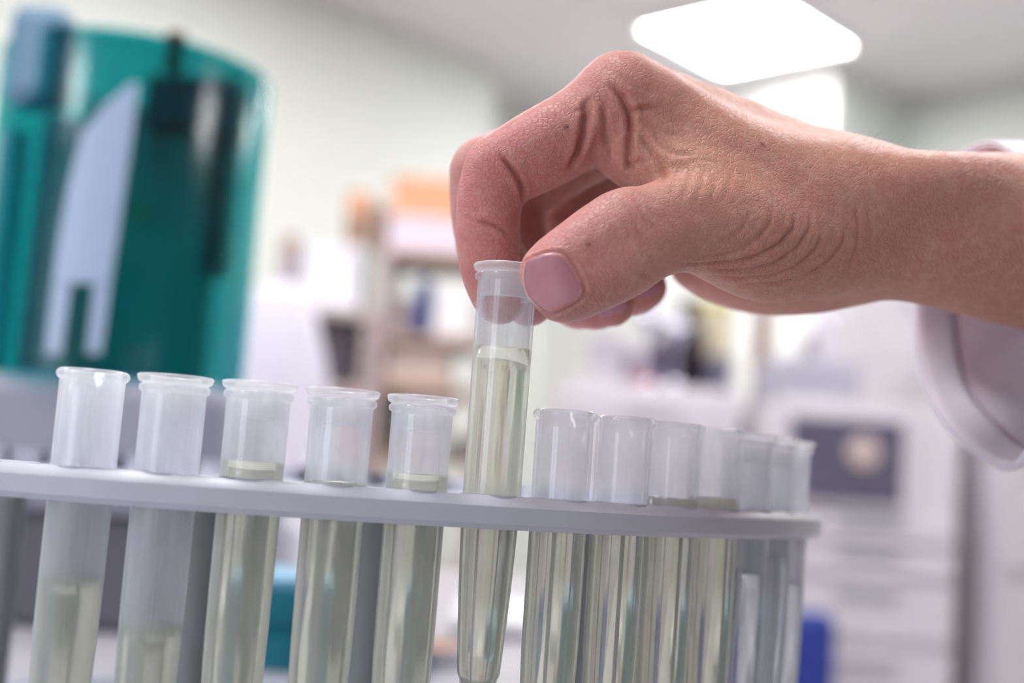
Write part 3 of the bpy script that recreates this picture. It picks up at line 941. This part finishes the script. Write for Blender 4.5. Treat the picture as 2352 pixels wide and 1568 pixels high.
def sleeve_ring(t, inset=0.0):
    ph = np.arange(N) / N * 2 * math.pi
    c = cen0 + axis * t
    q = ring0 - cen0
    tight = 1 - 0.12 * t
    fold = 1 + 0.035 * t * np.sin(5 * ph + 6 * t) + 0.02 * np.sin(9 * ph - 11 * t) * min(1, t * 5)
    rad = q * (tight * fold)[:, None]
    ln = np.linalg.norm(rad, axis=1, keepdims=True)
    return c + rad * (1 - inset / ln)
def sheet(name, rows, mat, parent, thick=0.0008):
    V = np.vstack(rows); fs = []
    for r in range(len(rows) - 1):
        for k in range(N):
            fs.append((r * N + k, r * N + (k + 1) % N, (r + 1) * N + (k + 1) % N, (r + 1) * N + k))
    me = bpy.data.meshes.new(name)
    me.from_pydata(cam_to_world(V) - np.array(person.location), [], fs)
    o = link(name, me, mat, parent, smooth=True)
    so = o.modifiers.new('thickness', 'SOLIDIFY'); so.thickness = thick; so.offset = 0
    return o
sleeve = sheet('coat_sleeve', [sleeve_ring(t) for t in np.linspace(0, 1, 22)], M_coat, person)
sleeve['label'] = 'white cotton lab coat sleeve hanging open below the wrist'
hem = sheet('cuff_hem', [sleeve_ring(t, 0.0011) for t in (0.002, 0.03, 0.06, 0.09, 0.115)], M_coat, sleeve, 0.0009)
# ------------------------------------------------------------------ things around, all out of focus
def span(u0, u1, v, Y):
    a, b_ = at(u0, v, Y), at(u1, v, Y)
    return a[0], b_[0]
def zat(u, v, Y): return at(u, v, Y)[2]
def P(name, col, rough=0.5, var=0.06, **k): return plain(name, srgb(*col), rough, var, **k)
def slab(name, u0, u1, vmid, z0, z1, Y, depth, mat, parent=None, bev=0.004):
    x0, x1 = span(u0, u1, vmid, Y)
    o = box(name, ((x0 + x1) / 2, Y + depth / 2, (z0 + z1) / 2), (x1 - x0, depth, z1 - z0), mat, None, bev)
    return keep(o, parent) if parent is not None else o
def item(name, label, cat, u0, u1, vtop, zb, Y, depth, mat, group=None, bev=0.006):
    z1 = zat((u0 + u1) / 2, vtop, Y)
    x0, x1 = span(u0, u1, vtop, Y)
    o = box(name, (0, 0, (z1 - zb) / 2), (x1 - x0, depth, z1 - zb), mat, None, bev)
    o.location = ((x0 + x1) / 2, Y + depth / 2, zb)
    return tag(o, label, cat, group)
def lidded(name, label, cat, u0, u1, vtop, zb, Y, depth, mat, mlid, lid=0.25, group=None):
    """carton or case: body and a slightly larger lid"""
    z1 = zat((u0 + u1) / 2, vtop, Y); x0, x1 = span(u0, u1, vtop, Y)
    w, h = x1 - x0, z1 - zb
    r = tag(empty(name, ((x0 + x1) / 2, Y + depth / 2, zb)), label, cat, group)
    box('body', (0, 0, h * (1 - lid) / 2), (w * 0.97, depth * 0.97, h * (1 - lid)), mat, r, min(0.004, h * 0.1))
    box('lid', (0, 0, h * (1 - lid / 2)), (w, depth, h * lid), mlid, r, min(0.004, h * 0.08))
    return r
def bottle(name, label, cat, u, v0, r, zb, Y, mat, mcap, group=None):
    p = at(u, v0, Y); h = p[2] - zb
    root = tag(empty(name, (p[0], Y, zb)), label, cat, group)
    lathe('body', [(0, 0), (r * .95, 0), (r, h * .04), (r, h * .62), (r * .8, h * .72), (r * .42, h * .80), (r * .40, h * .86), (0, h * .86)], mat, root, n=28)
    lathe('cap', [(0, h * .85), (r * .5, h * .85), (r * .5, h), (0, h)], mcap, root, n=24)
    return root

# --- instrument with a see-through teal cover, left
YI = 0.78
def teal(name, col, gloss=0.16):
    m, nt, b = new_mat(name); nt.nodes.remove(b); out = nt.nodes['Material Output']
    tc = nt.nodes.new('ShaderNodeTexCoord'); nz = nt.nodes.new('ShaderNodeTexNoise'); nz.inputs['Scale'].default_value = 5; nt.links.new(tc.outputs['Object'], nz.inputs['Vector'])
    mx = nt.nodes.new('ShaderNodeMix'); mx.data_type = 'RGBA'; mx.inputs[6].default_value = tuple(c * .92 for c in col) + (1,); mx.inputs[7].default_value = col + (1,)
    nt.links.new(nz.outputs['Fac'], mx.inputs[0])
    tp = nt.nodes.new('ShaderNodeBsdfTransparent'); nt.links.new(mx.outputs[2], tp.inputs['Color'])
    gl = nt.nodes.new('ShaderNodeBsdfGlossy'); gl.inputs['Roughness'].default_value = gloss
    lw = nt.nodes.new('ShaderNodeLayerWeight'); pw = nt.nodes.new('ShaderNodeMath'); pw.operation = 'POWER'; pw.inputs[1].default_value = 3.0
    nt.links.new(lw.outputs['Facing'], pw.inputs[0])
    ml = nt.nodes.new('ShaderNodeMath'); ml.operation = 'MULTIPLY_ADD'; ml.inputs[1].default_value = 0.15; ml.inputs[2].default_value = 0.035; nt.links.new(pw.outputs[0], ml.inputs[0])
    ms = nt.nodes.new('ShaderNodeMixShader'); nt.links.new(ml.outputs[0], ms.inputs[0]); nt.links.new(tp.outputs[0], ms.inputs[1]); nt.links.new(gl.outputs[0], ms.inputs[2])
    nt.links.new(ms.outputs[0], out.inputs['Surface'])
    return m
M_teal = teal('cover_acrylic_teal', (0.20, 0.76, 0.78))
M_inst = P('instrument_housing_grey', (156, 154, 170), 0.45)
M_inst_low = P('instrument_skirt_dark', (92, 90, 100), 0.5)
M_dark = P('black_plastic', (34, 36, 42), 0.4)
M_navy = P('instrument_block_dark', (42, 54, 72), 0.5)
M_blue_grey = P('hinge_blue_grey', (112, 150, 178), 0.45)
M_reflection = P('painted_reflection_pale_blue', (176, 196, 224), 0.35)
M_green = P('inner_panel_grey', (106, 152, 148), 0.5); M_sh = P('inner_shield_grey', (110, 130, 150), 0.5)
pR, pL = at(552, 876, YI), at(-55, 850, YI)
cx = (pR[0] + pL[0]) / 2; cr = (pR[0] - pL[0]) / 2
zb = zat(250, 868, YI - cr * 0.6); zt = zat(600, 190, YI)
inst = tag(empty('lab_instrument', (cx, YI, BENCH)), 'bench instrument with a tall see-through teal cylinder cover on grey base', 'instrument')
hb = zb - BENCH
# base
box('base', (0.0, 0.01, hb * 0.72), (cr * 2.15, cr * 2.1, hb * 0.56), M_inst, inst, 0.012)
box('skirt', (0.0, 0.01, hb * 0.22), (cr * 2.0, cr * 1.95, hb * 0.44), M_inst_low, inst, 0.006)
H = zt - zb
cover = lathe('cover', [(cr, 0), (cr, H), (cr * 0.992, H + 0.0015), (cr - 0.003, H), (cr - 0.003, 0)], M_teal, inst, loc=(0, 0, hb), n=72, closed=True)
lid = lathe('cover_lid', [(0, 0), (cr * 0.985, 0), (cr * 0.985, 0.003), (0, 0.003)], M_teal, inst, loc=(0, 0, hb + H - 0.004), n=72)
def rel(u, v, Y): q = at(u, v, Y); return (q[0] - cx, Y - YI, q[2] - BENCH)
# works inside: teal body, dark column at its right, dark head
def inner(name, u0, u1, v0, v1, y, mat):
    a_, b__ = rel(u0, (v0 + v1) / 2, YI + y), rel(u1, (v0 + v1) / 2, YI + y)
    z1, z0 = rel((u0 + u1) / 2, v0, YI + y)[2], max(rel((u0 + u1) / 2, v1, YI + y)[2], hb + 0.001)
    box(name, ((a_[0] + b__[0]) / 2, y + 0.02, (z0 + z1) / 2), (b__[0] - a_[0], 0.04, z1 - z0), mat, inst, 0.004)
inner('inner_body', 150, 470, 240, 900, 0.005, M_green)
inner('inner_column', 474, 512, 298, 620, 0.005, M_navy)
inner('inner_head', 330, 545, 170, 296, -0.012, M_navy)
inner('inner_shield', 60, 146, 260, 900, 0.005, M_sh)
k = rel(403, 105, YI - 0.02)
lathe('knob', [(0, 0), (0.006, 0), (0.0065, 0.004), (0.0045, 0.010), (0.0045, 0.014), (0.0065, 0.016), (0.0065, 0.023), (0, 0.025)], P('knob_brown', (96, 66, 58)), inst, loc=(k[0], k[1], hb + H - 0.002), n=20)
# window reflection built as a pale plate with a notch, curved just outside the cover
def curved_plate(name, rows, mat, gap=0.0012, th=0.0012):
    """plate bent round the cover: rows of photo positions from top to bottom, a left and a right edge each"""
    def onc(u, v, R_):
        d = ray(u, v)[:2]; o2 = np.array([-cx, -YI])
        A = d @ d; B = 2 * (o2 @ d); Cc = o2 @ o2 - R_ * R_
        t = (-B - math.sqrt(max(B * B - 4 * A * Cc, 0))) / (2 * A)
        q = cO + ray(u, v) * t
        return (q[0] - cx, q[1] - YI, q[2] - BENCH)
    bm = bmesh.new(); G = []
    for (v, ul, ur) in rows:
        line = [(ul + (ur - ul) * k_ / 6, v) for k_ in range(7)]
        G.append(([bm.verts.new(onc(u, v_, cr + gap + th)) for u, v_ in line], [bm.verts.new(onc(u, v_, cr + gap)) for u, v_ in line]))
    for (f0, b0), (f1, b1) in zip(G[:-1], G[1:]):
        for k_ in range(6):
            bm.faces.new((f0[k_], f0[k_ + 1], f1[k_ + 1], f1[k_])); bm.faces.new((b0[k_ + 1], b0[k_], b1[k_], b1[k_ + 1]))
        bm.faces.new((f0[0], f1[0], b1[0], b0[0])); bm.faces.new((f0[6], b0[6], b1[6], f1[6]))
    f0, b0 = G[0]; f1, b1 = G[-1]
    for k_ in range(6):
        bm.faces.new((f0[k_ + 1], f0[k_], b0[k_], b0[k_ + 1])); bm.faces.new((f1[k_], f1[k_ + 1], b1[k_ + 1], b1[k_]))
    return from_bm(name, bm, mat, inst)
curved_plate('reflection_plate', [(190, 300, 318), (245, 236, 312), (310, 186, 304), (420, 158, 288), (560, 134, 268), (650, 122, 254)], M_reflection)
curved_plate('reflection_plate_leg', [(652, 122, 162), (740, 112, 150), (812, 104, 140)], M_reflection)
curved_plate('reflection_plate_leg', [(652, 216, 254), (740, 206, 242), (812, 198, 232)], M_reflection)
# blue grey hinge block, upper left, and white side strip
hx = rel(95, 150, YI - 0.06)
box('hinge_block', (hx[0], hx[1], hb + H * 0.93), (0.036, 0.03, 0.062), M_blue_grey, inst, 0.010)
box('side_strip', (rel(20, 560, YI - 0.04)[0], -0.05, hb + H * 0.36), (0.018, 0.012, H * 0.72), P('side_strip_white', (215, 208, 220)), inst, 0.004)
lathe('indicator', [(0, 0), (0.004, 0), (0.004, 0.003), (0, 0.003)], P('indicator_olive', (120, 140, 10)), inst, loc=rel(320, 485, YI - 0.005), n=16).rotation_euler = (math.pi / 2, 0, 0)

# --- things standing on the bench behind the rack
M_tip = P('tip_box_teal', (0, 118, 138), 0.35); M_tiplid = P('tip_box_lid_blue', (120, 176, 206), 0.35)
x0, x1 = span(505, 960, 1450, 0.62)
for i, (lab, f0) in enumerate((('lower teal plastic tip box of the stack behind the tubes', 0.0), ('upper teal tip box with light blue lid behind the tubes', 0.023))):
    r = tag(empty('tip_box', ((x0 + x1) / 2, 0.66, BENCH + f0)), lab, 'tip box', 'tip boxes stacked on the bench')
    box('body', (0, 0, 0.0085), (x1 - x0, 0.07, 0.017), M_tip, r, 0.002)
    box('lid', (0, 0, 0.0200), (x1 - x0 - 0.002, 0.068, 0.0060), M_tiplid if i else M_tip, r, 0.002)
bottle('wash_bottle', 'white plastic wash bottle behind the teal tip boxes', 'bottle', 655, 1120, 0.017, BENCH, 0.86, P('bottle_white', (232, 228, 238), 0.4), M_dark)
item('power_supply', 'black boxy unit on the bench behind the second tube', 'device', 400, 560, 1400, BENCH, 0.80, 0.09, M_dark)
item('power_supply', 'dark upright unit beside the teal instrument base', 'device', 318, 352, 880, BENCH, 0.96, 0.05, P('unit_charcoal', (62, 58, 66)))
dish = tag(empty('petri_dish', (at(985, 1500, 0.70)[0], 0.70, BENCH)), 'shallow white dish with an orange filling on the bench', 'dish')
lathe('dish_body', [(0, 0), (0.026, 0), (0.030, 0.010), (0.0285, 0.010), (0.025, 0.002), (0, 0.002)], P('dish_white', (225, 224, 230), 0.3), dish, n=36)
lathe('filling', [(0, 0.0022), (0.0252, 0.0022), (0.026, 0.006), (0, 0.0065)], P('filling_orange', (190, 110, 40), 0.4), dish, n=36)
item('paper_stack', 'low stack of white paper on the bench behind the lifted tube', 'paper', 1030, 1260, 1420, BENCH, 0.80, 0.14, P('paper_white', (214, 214, 216), 0.7))

# --- shelves along the left wall, far
YS = 3.5
M_wood = P('shelf_wood_brown', (176, 148, 132), 0.6, 0.12, scale=20)
M_wood2 = P('shelf_side_mauve', (190, 172, 172), 0.6, 0.08)
def shelf_unit(name, label, u0, u1, vs, Y, depth, mat, mside):
    zs = [zat((u0 + u1) / 2, v, Y) for v in vs] + [0.72, 0.38, 0.08]
    x0, x1 = span(u0, u1, 800, Y)
    r = tag(empty(name, ((x0 + x1) / 2, Y, 0)), label, 'shelf')
    for z in zs: box('shelf_board', (0, depth / 2, z - 0.012), (x1 - x0 - 0.05, depth, 0.024), mat, r, 0.003)
    for sx in (-1, 1): box('side_panel', (sx * (x1 - x0 - 0.025) / 2, depth / 2, zs[0] / 2), (0.025, depth, zs[0]), mside, r, 0.003)
    return zs
zsA = shelf_unit('shelving_unit', 'tall brown open shelving unit carrying cartons on top', 858, 1120, (575, 770, 885, 1050), YS, 0.34, M_wood, M_wood2)
zsB = shelf_unit('shelving_unit', 'lower mauve shelving unit beside the tall brown shelves', 640, 852, (705, 880, 1040), YS, 0.34, M_wood2, M_wood2)
M_card = P('cardboard', (212, 158, 124), 0.7); M_card2 = P('cardboard_dark', (150, 118, 98), 0.7); M_lav = P('carton_lavender', (222, 210, 226), 0.6)
lidded('carton', 'lavender white carton lying on top of the brown shelves', 'box', 892, 1085, 500, zsA[0], YS + 0.02, 0.26, M_lav, M_lav)
lidded('carton', 'tan cardboard box resting on the lavender carton', 'box', 900, 1075, 408, zat(988, 500, YS + .02) + 0.001, YS + 0.03, 0.24, M_card, M_card, 0.2)
lidded('carton', 'brown carton on the left end of the shelf top', 'box', 862, 890, 470, zsA[0], YS + 0.04, 0.2, M_card2, M_card2)
lidded('carton', 'large pale carton stacked on the lower shelves', 'box', 690, 838, 560, zsB[0], YS + 0.02, 0.26, P('carton_white', (236, 234, 242), 0.6), P('carton_white_lid', (228, 226, 236), 0.6))
lidded('carton', 'brown box balanced on the pale carton', 'box', 800, 850, 440, zat(764, 560, YS + .02) + 0.001, YS + 0.05, 0.12, M_card2, M_card, 0.4)
lidded('carton', 'greyish mauve case at the left end of the lower shelves', 'box', 648, 684, 540, zsB[0], YS + 0.04, 0.2, P('case_mauve', (176, 160, 172)), M_wood)
item('storage_bin', 'dark storage bin inside the lower shelving unit', 'bin', 705, 822, 735, zsB[1], YS + 0.03, 0.22, P('bin_charcoal', (70, 62, 70)))
item('storage_bin', 'small pink bin on the lower shelving unit', 'bin', 800, 838, 900, zsB[2], YS + 0.01, 0.2, P('bin_pink', (232, 150, 170)))
item('binder', 'dark blue folder standing on the brown shelves', 'folder', 958, 992, 640, zsA[1], YS + 0.02, 0.22, P('folder_blue', (52, 62, 128)))
item('storage_bin', 'white bin beside the blue folder on the brown shelves', 'bin', 1000, 1098, 655, zsA[1], YS + 0.02, 0.24, P('bin_white', (236, 234, 236)))
item('storage_bin', 'grey brown box on the left of the blue folder', 'box', 885, 950, 680, zsA[1], YS + 0.04, 0.22, P('box_taupe', (150, 138, 142)))
item('carton', 'wide beige carton on the middle brown shelf', 'box', 890, 1040, 795, zsA[2], YS + 0.03, 0.24, P('carton_beige', (204, 182, 174)))
item('carton', 'black flat case on the bottom visible brown shelf', 'case', 1040, 1095, 1005, zsA[3], YS + 0.03, 0.2, M_dark)
item('carton', 'dark olive case on the left of the bottom brown shelf', 'case', 878, 915, 905, zsA[3], YS + 0.03, 0.2, P('case_olive', (84, 80, 66)))
item('carton', 'rose grey carton on the bottom visible brown shelf', 'box', 925, 1030, 910, zsA[3], YS + 0.04, 0.2, P('carton_rose', (206, 190, 196)))
# white covered form beside the teal cover
pc = at(640, 900, 1.9)
zc0 = 0.0
def covered(name, label):
    r0 = 0.115; top = zat(610, 640, 1.9)
    bm = bmesh.new(); n = 40; rows = []
    prof = [(0.150, 0.0), (0.135, 0.45), (0.115, 0.85), (0.098, top - 0.22), (0.080, top - 0.12), (0.055, top - 0.04), (0.02, top - 0.004)]
    for (r, z) in prof:
        rows.append([bm.verts.new((r * (1 + 0.06 * math.sin(7 * a_) * (1 - z / top)) * math.cos(a_), r * (1 + 0.06 * math.sin(7 * a_) * (1 - z / top)) * math.sin(a_), z)) for a_ in [2 * math.pi * k_ / n for k_ in range(n)]])
    for A, B in zip(rows[:-1], rows[1:]):
        for k_ in range(n): bm.faces.new((A[k_], A[(k_ + 1) % n], B[(k_ + 1) % n], B[k_]))
    bm.faces.new(rows[-1]); bm.faces.new(rows[0])
    o = from_bm(name, bm, P('dust_cover_white', (228, 224, 240), 0.8), None, smooth=True)
    o.location = (at(622, 900, 1.9)[0], 1.9, 0)
    return tag(o, label, 'cover')
covered('dust_cover', 'white cloth cover draped over a tall form behind the instrument')

# --- right side: cabinets and equipment
YR = 3.0
M_cab = P('cabinet_laminate_white', (226, 220, 226), 0.4, 0.03)
M_seam = P('cabinet_seam_grey', (120, 114, 120), 0.6)
M_lg = P('equipment_grey', (190, 188, 204), 0.4)
def cabinet(name, label, u0, u1, vtop, Y, depth, rows, mat=M_cab, cat='cabinet', zbot=0.0):
    z1 = zat((u0 + u1) / 2, vtop, Y); x0, x1 = span(u0, u1, 1200, Y); w = x1 - x0
    r = tag(empty(name, ((x0 + x1) / 2, Y, zbot)), label, cat)
    box('body', (0, depth / 2 + 0.02, (z1 - zbot) / 2), (w, depth, z1 - zbot), mat, r, 0.004)
    zz = [zat((u0 + u1) / 2, v, Y) - zbot for v in rows]
    for a_, b__ in zip(zz[:-1], zz[1:]):
        d = box('drawer_front', (0, 0.01, (a_ + b__) / 2), (w - 0.012, 0.02, a_ - b__ - 0.012), mat, r, 0.003)
        h_ = box('handle', (0, -0.008, (a_ + b__) / 2 + (a_ - b__) * 0.30), (min(0.14, w * .6), 0.012, 0.012), M_lg, d, 0.002)
    return z1
zc = cabinet('lab_cabinet', 'white lab counter with drawers behind the clear tubes', 1270, 1690, 880, YR, 0.5, (905, 1080, 1300, 1600, 1900))
M_lav2 = P('box_lavender_grey', (206, 198, 212), 0.5)
lidded('storage_box', 'lavender grey box at the left of the white counter', 'box', 1365, 1440, 775, zc, YR + 0.05, 0.2, M_lav2, M_lav2)
lidded('storage_box', 'white box beside the dark bottle on the white counter', 'box', 1445, 1512, 800, zc, YR + 0.12, 0.2, M_lav, M_lav)
bottle('reagent_bottle', 'large dark brown reagent bottle on the white counter', 'bottle', 1585, 690, 0.050, zc, YR + 0.21, P('bottle_brown', (46, 36, 40), 0.15), M_dark)
bottle('reagent_bottle', 'dark purple bottle left of the brown bottle', 'bottle', 1535, 742, 0.030, zc, YR + 0.12, P('bottle_purple', (72, 58, 86), 0.2), M_lg)
M_chrome = P('flask_metal', (210, 208, 225), 0.08, 0.02, metallic=1.0)
for (u, v, lab) in ((1497, 735, 'shiny round metal flask above the white box'), (1556, 760, 'shiny round metal flask in front of the dark bottle')):
    p_ = at(u, v, YR + 0.06)
    r_ = 0.032; hh = p_[2] - zc
    o = lathe('steel_flask', [(0, 0), (0.022, 0), (0.020, 0.01), (0.010, 0.02), (0.010, hh - r_)] + [(r_ * math.sin(t), hh - r_ * math.cos(t)) for t in [0.35 + (math.pi - 0.35) * q / 12 for q in range(13)]], M_chrome, None, loc=(p_[0], p_[1], zc), n=32)
    tag(o, lab, 'flask', 'metal flasks on the white counter')
item('pipette_stand', 'low black stand at the right end of the white counter', 'stand', 1630, 1685, 815, zc, YR + 0.06, 0.12, P('stand_slate', (104, 104, 122)))
lidded('storage_box', 'pale yellow box at the back of the white counter', 'box', 1600, 1690, 685, zc, YR + 0.30, 0.15, P('box_cream', (224, 214, 186)), P('box_yellow', (226, 214, 150)), 0.12)
item('storage_box', 'small red box at the front edge of the white counter', 'box', 1462, 1496, 862, zc, YR + 0.04, 0.05, P('box_red', (200, 90, 92)))
post = item('wall_post', 'brown upright post beside the white counter', 'post', 1742, 1778, 700, 0.0, YR + 0.1, 0.05, P('post_brown', (150, 128, 118)))
# cabinet with a dark viewing window
YW = 2.7
zw = cabinet('incubator', 'white incubator cabinet with a dark glass window', 1790, 2205, 925, YW, 0.5, (1180, 1250, 1330, 1480, 1700, 2100), cat='incubator')
x0, x1 = span(1812, 2072, 1050, YW)
inc = [o for o in bpy.data.objects if o.name.startswith('incubator')][0]
z0, z1 = zat(1940, 1150, YW), zat(1940, 962, YW)
dr = keep(box('door', ((x0 + x1) / 2, YW + 0.006, (z0 + z1) / 2), (x1 - x0 + 0.05, 0.02, z1 - z0 + 0.04), M_cab, None, 0.004), inc)
wn = box('window_pane', (0, 0, 0), (x1 - x0, 0.008, z1 - z0), P('window_dark_glass', (104, 100, 120), 0.2), None, 0.003)
wn.location = ((x0 + x1) / 2, YW - 0.008, (z0 + z1) / 2)
keep(wn, inc)
lp = at(1985, 1040, YW - 0.02)
keep(lathe('display', [(0, 0), (0.034, 0), (0.036, 0.006), (0.030, 0.012), (0, 0.014)], P('display_beige', (208, 190, 186), 0.5), None, loc=(0, 0, 0), n=24), inc)
dsp = bpy.data.objects['display']; dsp.location = (lp[0], YW - 0.012, lp[2]); dsp.rotation_euler = (math.pi / 2, 0, 0); keep(dsp, inc)
lidded('centrifuge', 'grey bench centrifuge standing on the incubator cabinet', 'centrifuge', 1795, 1985, 822, zw, YW + 0.05, 0.3, M_lg, P('centrifuge_lid', (200, 198, 214)), 0.4)
zcf = zat(1890, 822, YW + 0.05)
bottle('squeeze_bottle', 'white bottle with a teal cap on the grey centrifuge', 'bottle', 1905, 665, 0.040, zcf + 0.001, YW + 0.13, P('bottle_pale', (222, 216, 226), 0.4), P('cap_teal', (20, 120, 146), 0.4))
item('pipette_case', 'small dark case at the right of the grey centrifuge top', 'case', 1855, 1880, 770, zcf + 0.001, YW + 0.1, 0.06, P('case_grey', (150, 140, 150)))
cabinet('tall_cabinet', 'tall white cupboard behind the incubator cabinet', 1975, 2262, 560, 3.35, 0.5, (600, 1100, 1700, 2250))
cabinet('tall_cabinet', 'white cupboard at the right edge below the sleeve', 2300, 2760, 620, 2.6, 0.5, (640, 1340, 2000), mat=P('cabinet_laminate_grey', (212, 206, 212), 0.4, 0.03))
# blue chair
YC = 2.2
pcx = at(1850, 1560, YC)
ch = tag(empty('lab_chair', (pcx[0] + 0.0, YC, 0)), 'dark blue swivel chair in front of the white cabinets', 'chair')
M_bl = P('chair_fabric_blue', (44, 62, 148), 0.8)
ztop = zat(1865, 1425, YC)
box('backrest', (0, 0.17, ztop - 0.17), (0.19, 0.05, 0.34), M_bl, ch, 0.024)
box('seat', (0, 0, ztop - 0.40), (0.36, 0.36, 0.06), M_bl, ch, 0.02)
tube_path('back_bar', [(0, 0.19, ztop - 0.2), (0, 0.20, ztop - 0.40), (0, 0.08, ztop - 0.44)], 0.012, M_dark, ch)
lathe('column', [(0, 0.06), (0.025, 0.06), (0.025, ztop - 0.43), (0, ztop - 0.43)], M_dark, ch, n=20)
for k_ in range(5):
    a_ = 2 * math.pi * k_ / 5
    tube_path('leg', [(0.02 * math.cos(a_), 0.02 * math.sin(a_), 0.08), (0.24 * math.cos(a_), 0.24 * math.sin(a_), 0.05), (0.25 * math.cos(a_), 0.25 * math.sin(a_), 0.0)], 0.014, M_dark, ch)
